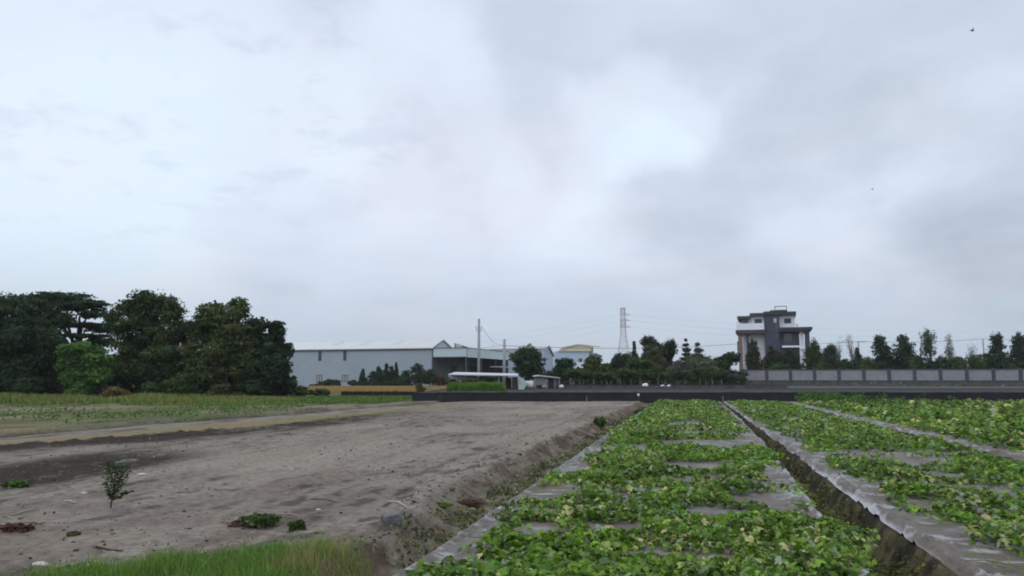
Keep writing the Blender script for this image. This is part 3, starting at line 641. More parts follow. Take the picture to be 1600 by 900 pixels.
# covered white bundle
x = X_(826, 74)
r_ = empty('tank', (x, 74, .6), 'white rounded water tank between the tin sheet and the small shack', 'tank')
mb = MB(); mb.tube([(x - .4, 74, 1.0), (x - .35, 74, 1.0), (x + .35, 74, 1.0), (x + .42, 74, 1.0)], [.28, .36, .36, .28], 14); mb.build('shell', mat('tank_white', (.6, .61, .6), var=.2, scale=2), r_, True)
mb = MB(); mb.box(x - .3, x - .2, 73.75, 74.25, .6, .75); mb.build('foot', M_bark, r_); mb = MB(); mb.box(x + .2, x + .3, 73.75, 74.25, .6, .75); mb.build('foot', M_bark, r_)
sk = empty('shack', (X_(855, 76), 76, .6), 'small grey block shack with a sloping pale roof by the road', 'shack')
k = 76 / F
mb = MB(); mb.box(X_(836, 76), X_(856, 76), 76, 78.5, .6, Z_(588.5, 76)); mb.build('wall', mat('block_wall', (.24, .23, .22), var=.2, scale=3), sk)
mb = MB(); mb.poly([(X_(833, 75.5), 75.5, Z_(588, 75.5)), (X_(842, 75.5), 75.5, Z_(586.2, 75.5)), (X_(876, 75.5), 75.5, Z_(590.3, 75.5)), (X_(876, 75.5), 75.5, Z_(591.4, 75.5)), (X_(842, 75.5), 75.5, Z_(588, 75.5)), (X_(833, 75.5), 75.5, Z_(588.8, 75.5))], (0, 3.4, .05)); mb.build('roof', mat('fibre_roof', (.42, .42, .38), var=.15, scale=2), sk)
for px in (866, 873):
    x = X_(px, 76); mb = MB(); mb.box(x, x + .12, 75.8, 75.92, .6, Z_(590.5, 76)); mb.build('post', M_barkp, sk)
mb = MB(); mb.box(X_(857, 78), X_(875, 78), 78.2, 78.3, .6, Z_(591, 78)); mb.build('back_wall', M_inner, sk)
mb = MB(); mb.box(X_(838, 76), X_(849, 76), 75.93, 75.996, .62, .95); mb.build('dark_base', M_black, sk)
for px, D_, r0, lab in ((877, 75.5, .22, 'white sack lying right of the small shack'), (1008, 78.9, .3, 'white sack leaning at the orchard trunks, largest of the far ones'), (1035, 79, .2, 'white sack on the weeds beneath the grey willow'), (1045, 79, .2, 'pale sack beside the white one beneath the grey willow'), (850, 75.3, .2, 'grey bag in front of the small shack')):
    x = X_(px, D_); mb = MB(); mb.tube([(x - r0, D_, .6 + r0 * .5), (x - r0 * .6, D_, .62 + r0 * .7), (x + r0 * .4, D_, .65 + r0 * .8), (x + r0, D_, .6 + r0 * .5)], [r0 * .3, r0 * .75, r0 * .8, r0 * .35], 9)
    o = mb.build('sack', M_white if px != 850 else M_conc, None, True); tag(o, lab, 'sack')

# ------------------------------------------------------------------ blue and yellow building
Db = 230; kb = Db / F
by = empty('yellow_roofed_building', (X_(900, Db), Db, 0), 'pale blue building with a shallow yellow gable roof behind the trees', 'building')
mb = MB(); mb.box(X_(867, Db), X_(921, Db), Db, Db + 30, 0, Z_(549, Db)); mb.build('wall', mat('pale_blue_wall', (.44, .53, .60), var=.04), by)
mb = MB(); mb.box(X_(899, Db), X_(914, Db), Db - .2, Db - .01, 0, Z_(566, Db)); mb.build('white_bay', M_white, by)
M_yel = mat('yellow_roof', (.62, .54, .38), var=.08)
mb = MB(); mb.poly([W(872, 548.8, Db - .6), W(880, 543, Db - .6), W(902, 538.6, Db - .6), W(922, 540.5, Db - .6), W(924, 548.8, Db - .6)], (2, 31, 0)); mb.build('roof', M_yel, by)
mb = MB(); mb.poly([W(874, 546.5, Db - .9), W(880, 542.2, Db - .9), W(902, 537.6, Db - .9), W(928, 541, Db - .9), W(928, 542.2, Db - .9), W(902, 539, Db - .9), W(880, 543.6, Db - .9)], (2, .25, 0)); mb.build('roof_edge', mat('roof_edge', (.5, .47, .38), var=0), by)
mb = MB(); mb.box(X_(904.5, Db), X_(909.5, Db), Db - .35, Db - .21, Z_(565, Db), Z_(560, Db)); mb.build('window', M_trim, by)
mb = MB(); mb.box(X_(921.5, Db), X_(928, Db), Db + 1, Db + 6, 0, Z_(542, Db)); mb.build('stair_tower', mat('brown_tower', (.33, .28, .24), var=.1), by)
gh = empty('house', (X_(934, 235), 235, 0), 'grey gabled house just right of the yellow-roofed building', 'house')
mb = MB(); mb.box(X_(926, 235), X_(940, 235), 236, 244, 0, Z_(557, 235)); mb.build('wall', mat('grey_house', (.4, .4, .42), var=.1), gh)
mb = MB(); mb.poly([W(924, 557, 235), W(930, 551.5, 235), W(941, 555.5, 235), W(941, 558, 235)], (0, 10, 0)); mb.build('roof', mat('slate_roof', (.16, .17, .2), var=.1), gh)

# ------------------------------------------------------------------ villa
DV = 131.0
M_slate = mat('slate_cladding', (.055, .06, .085), rough=.55, var=.2, scale=1.2)
M_slab = mat('dark_slab', (.06, .055, .06), rough=.6, var=.2, scale=.8)
M_vw = mat('villa_white', (.83, .81, .83), var=.04, scale=.6)
M_col = mat('brown_stone', (.20, .13, .105), var=.25, scale=2)
vl = empty('villa', (X_(1213, DV), DV, .6), 'dark and white modern villa with jutting slab roofs among trees', 'house')
PHI = math.atan2(X_(1213, DV), DV); VO = (X_(1213, DV), DV)
def VX(px):      # place along the facade, which faces the fields squarely
    kx = X_(px, 1.0); er = (math.cos(PHI), -math.sin(PHI)); return (kx * VO[1] - VO[0]) / (er[0] - kx * er[1])
def VB(mb, x0, x1, y0, y1, d0, d1):
    return mb.frame_box(VO, -PHI, VX(x0), VX(x1), d0, d1, Z_(y1, DV), Z_(y0, DV))
VB(MB(), 1172, 1221, 489.5, 600, 2.2, 9.5).build('wall', M_vw, vl)
mb = VB(MB(), 1221.2, 1246, 491, 517, 1.6, 9.4); VB(mb, 1172.2, 1198, 493, 515, 1.2, 2.19); mb.build('top_storey_wall', M_vw, vl)
VB(MB(), 1197, 1221, 487, 600, .6, 2.1).build('stair_tower', M_slate, vl)
VB(MB(), 1221.3, 1252, 517.3, 600, 1.5, 9.3).build('slate_wall', M_slate, vl)
mb = VB(MB(), 1155, 1176, 492.5, 497.5, .2, 9.6); VB(mb, 1175, 1198, 488, 493.2, .4, 9.7); VB(mb, 1196.8, 1234, 486.2, 491, .2, 9.8); VB(mb, 1221, 1248.5, 487, 491.8, .3, 9.9); VB(mb, 1207, 1234.5, 484.6, 487, .1, 6); mb.build('roof', M_slab, vl)
f = VB(MB(), 1214.5, 1234, 484, 485.2, .4, 5); 
for a0 in (1214.5, 1233): VB(f, a0, a0 + 1, 478.5, 484, .4, .55)
VB(f, 1214.5, 1234, 478.2, 479.2, .38, .56); f = f.build('roof_railing', M_slate, vl); VB(MB(), 1216, 1233, 479.6, 484, .45, .5).build('glass_panel', mat('pale_glass', (.55, .62, .66), var=0, rough=.2), f)
VB(MB(), 1152, 1198, 514.8, 520.6, -.4, 9.9).build('slab', M_slab, vl)
mb = VB(MB(), 1221.5, 1273, 512, 515.3, -.5, 9.5); VB(mb, 1221.5, 1270, 515.3, 518.5, -.3, 9.3); mb.build('slab', M_slab, vl)
VB(MB(), 1153.5, 1197, 504.5, 514.7, -.1, .25).build('balcony_parapet', M_vw, vl)
VB(MB(), 1160, 1172, 497.6, 504.5, 3, 3.3).build('recess_wall', mat('shaded_wall', (.55, .54, .56), var=.05), vl)
rl = MB(); VB(rl, 1154, 1178, 501.2, 501.8, 0, .1); 
for x in range(1155, 1178, 2): VB(rl, x, x + .3, 501.8, 504.5, 0, .06)
rl.build('railing', M_slab, vl)
mb = MB(); VB(mb, 1245, 1250, 507, 507.6, .2, .3); VB(mb, 1249.3, 1250, 507, 512, .2, .3); VB(mb, 1247.5, 1247.9, 507, 512, .2, .3); mb.build('railing', M_slab, vl)
for x0, x1, dd in ((1182, 1193.5, 1.2), (1229, 1240, 1.6)):
    f = VB(MB(), x0, x1, 497, 504.6, dd - .08, dd).build('window', M_slate, vl); mb = VB(MB(), x0 + .8, x0 + 5.2, 498, 503.8, dd - .12, dd - .083); mb.build('pane', M_glass, f)
    VB(MB(), x0 + 6.2, x1 - .9, 498, 503.8, dd - .12, dd - .083).build('pane', mat('pale_pane2', (.3, .33, .36), var=0, rough=.2), f)
VB(MB(), 1212.5, 1217, 497, 503.5, .5, .59).build('window', mat('frosted_pane', (.5, .52, .55), var=0), vl)
VB(MB(), 1214, 1219, 505, 520, .52, .59).build('recess_panel', mat('slate_panel', (.09, .1, .13), var=.1), vl)
VB(MB(), 1213, 1219, 521, 528, .5, .59).build('window', M_glass, vl)
VB(MB(), 1155.5, 1162, 520.7, 600, .0, .8).build('column', M_col, vl)
VB(MB(), 1153.2, 1155.2, 532, 548, 1, 2).build('pilaster', M_col, vl)
VB(MB(), 1162.2, 1168, 520.7, 600, 1.3, 2.1).build('white_pier', M_vw, vl)
VB(MB(), 1168.2, 1172, 520.7, 600, .6, 1.4).build('column', M_slab, vl)
VB(MB(), 1252.6, 1259, 518.6, 600, .8, 1.5).build('white_pier', M_vw, vl)
VB(MB(), 1260.5, 1268, 518.6, 600, .3, 1.3).build('column', M_slate, vl)
mb = VB(MB(), 1224, 1252, 540, 543, .6, 1.45); VB(mb, 1252, 1268, 543, 546, .4, .75); mb.build('balcony_slab', M_vw, vl)
VB(MB(), 1228, 1240, 521, 536, 1.42, 1.49).build('window', M_glass, vl)

# ------------------------------------------------------------------ boundary wall with panels
x0w, x1w = X_(1162, 100), 75.0
bw = empty('boundary_wall', (x0w, 100, .6), 'long boundary wall of pale panels between dark posts on a stone base', 'wall')
dirw = Vector((x1w - x0w, 90 - 101, 0)); Lb = dirw.length; dirw.normalize(); ang = math.atan2(dirw.y, dirw.x); org = (x0w, 101)
M_stone = mat('mossy_stone', (.085, .085, .08), var=.4, scale=2, bump=.03, bscale=5, dark=((.26, .26, .24), 1.3, .57))
M_panel = mat('panel_render', (.27, .26, .265), var=.12, scale=1.5, bump=.01, dark=((.21, .2, .205), 1.2, .55))
M_post = mat('dark_post', (.075, .07, .075), var=.2, scale=2)
mb = MB(); mb.frame_box(org, ang, 0, Lb, -.25, .25, .3, 1.2); mb.build('stone_base', M_stone, bw)
mb = MB(); mb.frame_box(org, ang, -.1, Lb, -.3, .3, 1.203, 1.34); mb.build('ledge', M_post, bw)
mb = MB(); mb.frame_box(org, ang, -.1, Lb, -.14, .14, 2.62, 2.74); mb.build('coping', M_post, bw)
i = 0; u = 0.25
while u < Lb - 3:
    mb = MB(); mb.frame_box(org, ang, u - .17, u + .17, -.17, .17, 1.343, 2.82); mb.build('post', M_post, bw)
    mb = MB(); mb.frame_box(org, ang, u + .2, u + 2.72, -.06, .06, 1.343, 2.615); mb.build('panel', M_panel, bw)
    u += 2.92
mb = MB(); mb.frame_box((x0w, 97), ang, -1, Lb, -.2, .2, .3, .84); o = mb.build('kerb_wall', M_stone); tag(o, 'low weathered kerb wall at the foot of the panelled boundary wall', 'kerb')
n = 9000; uu = rng.uniform(0, Lb, n); X = x0w + uu * dirw.x; Y = 99.4 + uu * dirw.y + rng.uniform(-1.5, .8, n)
blades('weeds', X, Y, np.full(n, .62), rng.uniform(.05, .4, n) * fbm(X * .5, Y, 3, 7), np.full(n, .08), pick([(.05, .06, .03), (.08, .08, .05), (.04, .04, .03)], n), 'scattered dull weeds at the foot of the panelled wall', cat='weeds')

# ------------------------------------------------------------------ middle trees
D = 88; Z0 = .62
T = [ # label, px, top, D, width, cols, kwargs
 ('large round dark green tree right of the second pole', 827, 543, 100, 68, DGRN + GRN, dict(n=15000, low=.12, nb=10, leaf=.22, shell=(.5, 1))),
 ('round dark green tree right of the largest round tree', 878, 560, 95, 50, [(.022, .045, .02), (.03, .055, .025)], dict(n=7000, low=.12, nb=8)),
 ('mid green tree in front of the grey gabled house', 926, 556, 92, 40, OLV + BRT[:1], dict(n=5000, low=.2, nb=6)),
 ('low dark green tree below the blue building', 906, 576, 88, 44, GRN, dict(n=4500, low=.3, nb=6)),
 ('dark leafy tree under the lattice tower', 965, 553, 92, 52, [(.022, .04, .016), (.03, .05, .02)], dict(n=6500, low=.2, nb=7)),
 ('narrow spiky dark cypress right of the lattice tower', 992, 534, 104, 14, DGRN, dict(n=2500, low=.1, nb=8, shape='cone')),
 ('broad tree with a bright green crown in the middle of the orchard', 1002, 559, 86, 66, BRT[2:] + GRN, dict(n=8500, low=.25, nb=9)),
 ('tallest blue-green tree behind the orchard', 1018, 523, 106, 44, DGRN + CON, dict(n=7500, low=.3, nb=8)),
 ('olive feathery tree in front of the tallest blue-green tree', 1022, 540, 100, 42, GRY[:2] + OLV, dict(n=6500, low=.15, nb=8)),
 ('dense dark tree right of the tallest tree', 1046, 531, 104, 40, DGRN, dict(n=7500, low=.2, nb=8)),
 ('pointed tiered conifer behind the grey willows', 1073, 529, 104, 30, CON, dict(n=4200, low=.12, nb=9, shape='tier', sub=26)),
 ('pale tiered tree with flat open layers left of the villa', 1091, 536, 104, 42, GRY, dict(n=4600, low=.12, nb=7, shape='tier', sub=26)),
 ('small leafy olive tree between the bright crown and the willows', 1028, 568, 86, 36, OLV, dict(n=4200, low=.25, nb=6)),
 ('rounded grey willow with drooping twigs', 1058, 563, 86, 44, [(.12, .12, .09), (.09, .095, .075)], dict(n=7500, low=.2, nb=7, leaf=.13)),
 ('widest grey-green willow, right of the rounded one', 1103, 562, 86, 60, [(.11, .13, .075), (.09, .11, .06), (.12, .125, .09)], dict(n=10500, low=.2, nb=8, leaf=.13)),
 ('dark tree with an uneven crown just left of the villa', 1139, 551, 96, 42, DGRN, dict(n=6500, low=.15, nb=7)),
 ('low grey shrub at the left end of the panelled wall', 1146, 583, 92, 40, [(.07, .075, .055), (.05, .055, .04)], dict(n=3500, low=.05, nb=5, leaf=.14)),
 ('low dark tree between the two round green trees', 948, 567, 86, 34, GRN, dict(n=4000, low=.3, nb=5)),
 ('bushy grey green tree filling the gap beneath the tiered trees', 1082, 551, 98, 70, OLV + GRY, dict(n=8000, low=.1, nb=9)),
 ('loose green tree between the cypress and the leafy tree under the tower', 980, 549, 98, 40, GRN + OLV, dict(n=6000, low=.1, nb=8)),
 ('dark green tree standing right of the widest willow', 1122, 560, 94, 40, DGRN + GRN, dict(n=5500, low=.1, nb=7)),
 ('small tree with a hump top behind the second warehouse', 772, 539.5, 230, 22, DGRN, dict(n=900, low=.2, nb=4, leaf=.5)),
]
for lab, px, top, D_, w_, cols_, kw in T:
    nm = 'willow_tree' if 'willow with' in lab or 'widest' in lab else 'conifer' if 'conifer' in lab or 'cypress' in lab else 'shrub' if 'shrub' in lab else 'tree'
    tree(lab, px, top, Z0 if D_ < 200 else 0, D_, w_, cols_, name=nm, cat='shrub' if nm == 'shrub' else 'tree', group='trees beyond the road', bark=M_barkp if D_ < 93 else M_bark, trunk_r=.1 if D_ < 93 else None, **kw)
# dark scrub behind the orchard trunks
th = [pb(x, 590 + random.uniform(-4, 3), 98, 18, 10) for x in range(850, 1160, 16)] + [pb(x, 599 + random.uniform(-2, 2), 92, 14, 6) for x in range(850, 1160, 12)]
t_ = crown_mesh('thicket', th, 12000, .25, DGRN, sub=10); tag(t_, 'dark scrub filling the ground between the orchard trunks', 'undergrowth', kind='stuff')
for px, top, w_, D_, cols_, lab in ((708, 592, 26, 68, RED, 'brownish shrub at the left post of the white-roofed shed'), (738, 590, 40, 69, OLV, 'olive shrub under the middle of the white shed roof'), (766, 588, 34, 68, DGRN, 'dark shrub right of the yellow band in front of the shed'), (1160, 588, 26, 98, GRN, 'small green shrub covering the left end of the panelled wall')):
    tree(lab, px, top, .6, D_, w_, cols_, n=1500, leaf=.14, low=.03, name='shrub', cat='shrub', group='shrubs beside the road', nb=4, limbs=2, trunk_r=.03)
# thin orchard saplings / trunks, each a bare stem with a small crown
for i, px in enumerate((890, 897, 911, 927, 940, 954, 970, 985, 1000, 1013, 1040, 1071, 1093, 1112, 1128)):
    D_ = 82 + (i * 37 % 5) * .6; x = X_(px, D_); top = Z_(580 + (i * 13 % 6), D_)
    r_ = empty('orchard_tree', (x, D_, Z0), 'slim pale-trunked orchard tree beyond the road, %s from the left in its row' % ['first','second','third','fourth','fifth','sixth','seventh','eighth','ninth','tenth','eleventh','twelfth','thirteenth','fourteenth','last'][i], 'tree', 'slim orchard trees in the row')
    mb = MB(); mb.tube([(x, D_, .55), (x + random.uniform(-.1, .1), D_, 1.3), (x + random.uniform(-.15, .15), D_, top)], [.075, .06, .03], 6)
    mb.tube([(x, D_, 1.2), (x + random.uniform(-.6, .6), D_, 2.0)], [.04, .02], 5); mb.build('trunk', M_barkp, r_, True)
    crown_mesh('crown', [(x, D_, top - .1, .9, .8, .45), (x + random.uniform(-.5, .5), D_, top - .4, .7, .7, .35)], 1300, .15, GRN + OLV[1:2], r_, sub=9)

# ------------------------------------------------------------------ right trees (behind the panelled wall)
T = [
 ('reddish green tree in front of the villa white wall', 1180, 533, 112, 32, [(.06, .05, .025), (.04, .05, .02)], dict(n=6000, low=.1, nb=8)),
 ('red-tipped dark tree before the villa stair tower', 1208, 545, 114, 38, RED + DGRN + DGRN, dict(n=6500, low=.1, nb=8)),
 ('dark tree in front of the villa slate wall', 1236, 548, 113, 44, RED[:1] + DGRN + DGRN, dict(n=6500, low=.08, nb=8)),
 ('olive tree at the right corner of the villa', 1272, 532, 112, 36, OLV[:2] + GRN, dict(n=6500, low=.08, nb=8)),
 ('grey green rounded tree right of the villa', 1299, 538, 116, 38, [(.045, .06, .035), (.05, .07, .035)], dict(n=6000, low=.1, nb=7)),
 ('bare twiggy tree rising behind the grey green rounded tree', 1313, 522, 120, 30, GRY, dict(n=500, low=.3, nb=6, leaf=.12, limbs=22, trunk_r=.09, bark=M_barkp)),
 ('bare thin tree just left of the roadside pole', 1333, 520, 121, 26, GRY, dict(n=350, low=.35, nb=5, leaf=.12, limbs=18, trunk_r=.08, bark=M_barkp)),
 ('small pointed dark conifer beneath the roadside pole', 1341, 545, 114, 24, CON, dict(n=3200, low=.05, nb=7, shape='cone')),
 ('left one of two broad pointed dark trees', 1379, 525, 112, 52, DGRN + [(.035, .045, .025)], dict(n=8000, low=.05, nb=7, shape='cone', leaf=.24)),
 ('right one of two broad pointed dark trees', 1415, 526, 112, 52, DGRN, dict(n=8000, low=.05, nb=7, shape='cone', leaf=.24)),
 ('airy pale green tree, tallest above the panelled wall', 1455, 513, 114, 36, [(.09, .11, .05), (.07, .085, .04)], dict(n=2600, low=.3, nb=9, leaf=.17, limbs=18, trunk_r=.12, sub=9, spread=.26)),
 ('thin greyish airy tree right of the tallest airy tree', 1486, 523, 118, 26, GRY, dict(n=1100, low=.25, nb=7, leaf=.15, limbs=16, trunk_r=.09, bark=M_barkp)),
 ('nearly bare tree above the bushes near the far pole', 1522, 531, 118, 30, GRY, dict(n=350, low=.25, nb=6, leaf=.13, limbs=20, trunk_r=.08, bark=M_barkp)),
 ('dark tree with stacked clumps right of the far pole', 1559, 524, 112, 46, DGRN, dict(n=6500, low=.05, nb=6, shape='cone', leaf=.24)),
 ('dark clumped tree at the right edge of the photo', 1596, 525, 112, 48, DGRN, dict(n=7000, low=.05, nb=6, shape='cone', leaf=.24)),
]
for lab, px, top, D_, w_, cols_, kw in T:
    tree(lab, px, top, Z0, D_, w_, cols_, name='conifer' if 'conifer' in lab else 'tree', group='trees behind the panelled wall', **kw)
blab = ['low dark bush behind the wall between villa and bare trees', 'dark bush left of the two pointed trees', 'dark bush between the pointed trees and the airy tree', 'bush at the foot of the tallest airy tree', 'bright-edged green bush behind the wall', 'mid green bush below the nearly bare tree', 'rounded green bush left of the far pole', 'wide dark bush under the stacked-clump tree', 'small bush beside the right edge tree', 'low green bush in front of the villa corner', 'dark bush hiding the villa door']
for (px, top, w_), lab in zip([(1320, 560, 40), (1352, 560, 36), (1436, 556, 40), (1462, 560, 34), (1484, 562, 34), (1502, 556, 40), (1530, 556, 40), (1556, 553, 46), (1580, 568, 30), (1286, 565, 40), (1222, 566, 60)], blab):
    tree(lab, px, top, Z0, 108, w_, random.choice([DGRN, GRN, GRN + OLV]), n=3200, leaf=.22, low=.03, name='bush', cat='bush', group='bushes behind the panelled wall', nb=5, limbs=3, trunk_r=.05)

th = [pb(x, 572 + random.uniform(-5, 6), 118, 22, 13 + random.uniform(-3, 4)) for x in range(1250, 1640, 15)]
t_ = crown_mesh('thicket', th, 17000, .24, GRN + OLV + DGRN, sub=9); tag(t_, 'continuous low scrub behind the panelled wall between the trees', 'undergrowth', kind='stuff')
# bushes in front of the warehouse
wl = [(497, 600, 26, 'low dark bush nearest the woodland before the warehouse'), (512, 594, 34, 'dark bush under the left vent of the warehouse'), (522, 593, 30, 'rounded dark bush between the two warehouse vents'), (555, 594, 26, 'small dark bush right of the second vent'),
      (567, 579, 14, 'thin leaning shrub left of the shrub row'), (583, 582, 24, 'short dark shrub in the shrub row'), (592, 574, 22, 'pointed dark shrub in the shrub row'), (603, 571, 16, 'tall narrow shrub near the middle of the wall'), (612, 574, 22, 'bushy dark shrub right of the tall narrow one'),
      (619, 569, 10, 'thinnest upright shrub of the row'), (632, 583, 34, 'brighter green shrub right of the thinnest one'), (650, 567, 40, 'large grey-green shrub, biggest of the warehouse row'), (672, 577, 40, 'dark green shrub at the warehouse corner'), (686, 586, 34, 'brownish shrub under the canopy end'), (577, 596, 50, 'wide low dark shrub under the leaning one'), (630, 596, 60, 'wide low dark shrub at the row foot')]
for px, top, w_, lab in wl:
    cols_ = BRT[2:] + GRN if 'brighter' in lab else GRY[1:2] + CON if 'grey-green' in lab else RED if 'brownish' in lab else DGRN
    tree(lab, px, top, 0, 131, w_, cols_, n=2600, leaf=.26, low=.02, name='shrub', cat='shrub', group='shrubs along the warehouse wall', nb=5, limbs=3, trunk_r=.05, shape='cone' if w_ < 26 else 'round')

# ------------------------------------------------------------------ poles, wires, tower
M_pole = mat('concrete_pole', (.32, .32, .31), var=.15, scale=1)
M_wire = mat('wire', (.12, .13, .15), var=0, rough=.6)
def pole(px, D_, top, r, label, arms, base=.6, band=False, group='utility poles'):
    x = X_(px, D_); zt = Z_(top, D_); root = empty('utility_pole', (x, D_, base), label, 'utility pole', group)
    MB().tube([(x, D_, base - .2), (x, D_, zt)], [r * 1.35, r], 10).build('shaft', M_pole, root, True)
    for zz, ln in arms:
        MB().box(x - ln, x + ln, D_ - .04, D_ + .04, zz, zz + .05).build('crossarm', M_trim, root)
        for q in (-ln * .9, ln * .9): MB().tube([(x + q, D_, zz + .1), (x + q, D_, zz + .3)], [.05, .03], 6).build('insulator', mat('insulator', (.3, .2, .18), var=0), root)
    if band: MB().tube([(x, D_, .6), (x, D_, 1.75)], r * 1.6, 10).build('yellow_band', mat('yellow_band', (.55, .33, .03), var=.2, scale=6), root)
    return Vector((x, D_, zt))
p1 = pole(748, 92, 498, .15, 'tall concrete utility pole with a yellow band rising from the bright grass', [(Z_(513, 92), .4), (Z_(517.5, 92), .34)], band=True)
p2 = pole(788, 108, 530, .19, 'shorter thick concrete pole right of the tall one', [])
p3 = pole(1344, 146, 533, .14, 'thin pole with one crossarm right of the villa', [(Z_(534.5, 146), 1.3)])
p4 = pole(1540, 146, 529.5, .14, 'thin bare pole near the right edge', [])
def wire(A_, B_, sag, label, r=.03, group='overhead wires'):
    A_, B_ = Vector(A_), Vector(B_); pts = [A_.lerp(B_, t / 16) - Vector((0, 0, sag * 4 * (t / 16) * (1 - t / 16))) for t in range(17)]
    o = MB().tube(pts, r, 5).build('overhead_wire', M_wire, None, True); tag(o, label, 'wire', group); return o
wire(p1 - Vector((-.5, 0, 1.2)), p2 - Vector((0, 0, .8)), .7, 'slack wire between the two concrete poles', .02)
wire((X_(620, 146), 146, Z_(543.5, 146)), p2 + Vector((0, .3, -.9)), .5, 'faint wire running left from the shorter pole over the warehouse', .02)
wire(p2 + Vector((0, .2, -.9)), (X_(1158, 146), 146, Z_(537, 146)), .6, 'long wire from the shorter pole past the orchard to the villa', .035)
wire((X_(1158, 146), 146, Z_(537, 146)), p3 + Vector((0, 0, -.1)), .3, 'wire passing behind the villa to the thin crossarm pole', .035)
wire(p3 + Vector((0, 0, -.05)), p4 + Vector((0, 0, -.02)), .3, 'wire between the two thin poles on the right', .035)
wire(p4, (X_(1720, 146), 146, Z_(526, 146)), .3, 'wire leaving the far thin pole at the right edge', .035)

# lattice tower
DT = 450.0; tx = X_(975, DT); zt = Z_(481, DT); zb = 0.0
lt = empty('lattice_tower', (tx, DT, 0), 'tall red and white lattice power tower behind the trees', 'power tower')
M_tr = mat('tower_red', (.42, .33, .34), var=0); M_tw = mat('tower_grey', (.55, .56, .58), var=0)
def wz(z): 
    f = z / zt; return 5.6 * (1 - f / .62) + 1.5 * (f / .62) if f < .62 else 1.5 - .35 * (f - .62) / .38
secs = [0, 5, 9.5, 13.5, 17, 20, 23, 26, 28.6, 31, 33.4, 35.8, 38.2, zt - 1.2, zt]
def member(mb, p, q, r): mb.tube([p, q], r, 4)
parts_ = [('mast_section', M_tw, 0, 9), ('mast_section', M_tr, 9, 11), ('mast_section', M_tw, 11, 12), ('mast_section', M_tr, 12, 14)]
for nm, m_, i0, i1 in parts_:
    mb = MB()
    for i in range(i0, i1):
        z0, z1 = secs[i], secs[i+1]; w0, w1 = wz(z0), wz(z1); c0 = [(-w0, -w0), (w0, -w0), (w0, w0), (-w0, w0)]; c1 = [(-w1, -w1), (w1, -w1), (w1, w1), (-w1, w1)]
        for k in range(4):
            j = (k+1) % 4; P0, P1 = Vector((tx + c0[k][0], DT + c0[k][1], z0)), Vector((tx + c1[k][0], DT + c1[k][1], z1)); Q0, Q1 = Vector((tx + c0[j][0], DT + c0[j][1], z0)), Vector((tx + c1[j][0], DT + c1[j][1], z1))
            member(mb, P0, P1, .14); member(mb, P0, Q1, .08); member(mb, Q0, P1, .08); member(mb, P1, Q1, .08)
    mb.build(nm, m_, lt)
for py, rl_, ll_ in ((492, 11, 2), (501, 11.5, 2.5), (511, 12, 4)):
    z = Z_(py, DT); k = DT / F; mb = MB()
    mb.tube([(tx - ll_ * k, DT, z), (tx + rl_ * k, DT, z)], .16, 4); mb.tube([(tx, DT, z + 1.6), (tx + rl_ * k, DT, z)], .1, 4); mb.tube([(tx, DT, z + 1.4), (tx - ll_ * k, DT, z)], .1, 4)
    mb.build('crossarm', M_tr, lt)
    for side, e_ in (('right', (X_(1650, 520), 520, Z_(py + 24, 520))), ('left', (X_(640, 640), 640, Z_(py + 36, 640)))):
        A_ = (tx + rl_ * k, DT, z) if side == 'right' else (tx - ll_ * k, DT, z)
        hgt_ = {492: 'top', 501: 'middle', 511: 'lowest'}[py]
        wire(A_, e_, 4.5, f'faint power line leaving the {hgt_} arm of the lattice tower to the {side}', .022, 'tower power lines')
        
# birds
for px, py, D_, sc_, lab in ((1519, 48, 60, 1.0, 'small dark bird flying high in the upper right sky'), (1363, 296, 110, .9, 'tiny distant bird low in the sky above the villa')):
    p = W(px, py, D_); mb = MB(); s = .5 * sc_ * .4
    mb.tube([p + Vector((-s * .9, 0, .02)), p + Vector((-s * .5, 0, .03)), p, p + Vector((s * .6, 0, -.01)), p + Vector((s * 1.1, .02, 0))], [.01, s * .22, s * .3, s * .15, s * .04], 8)
    for sg in (-1, 1):
        mb.poly([p + Vector((-s * .3, 0, .03)), p + Vector((-s * .1, sg * s * .9, s * .5)), p + Vector((-s * .5, sg * s * 1.6, s * .75)), p + Vector((s * .3, sg * s * .8, s * .4)), p + Vector((s * .4, 0, .02))], (0, 0, .012))
    o = mb.build('bird', mat('bird_feathers', (.04, .04, .045), var=0), None, True); tag(o, lab, 'bird')

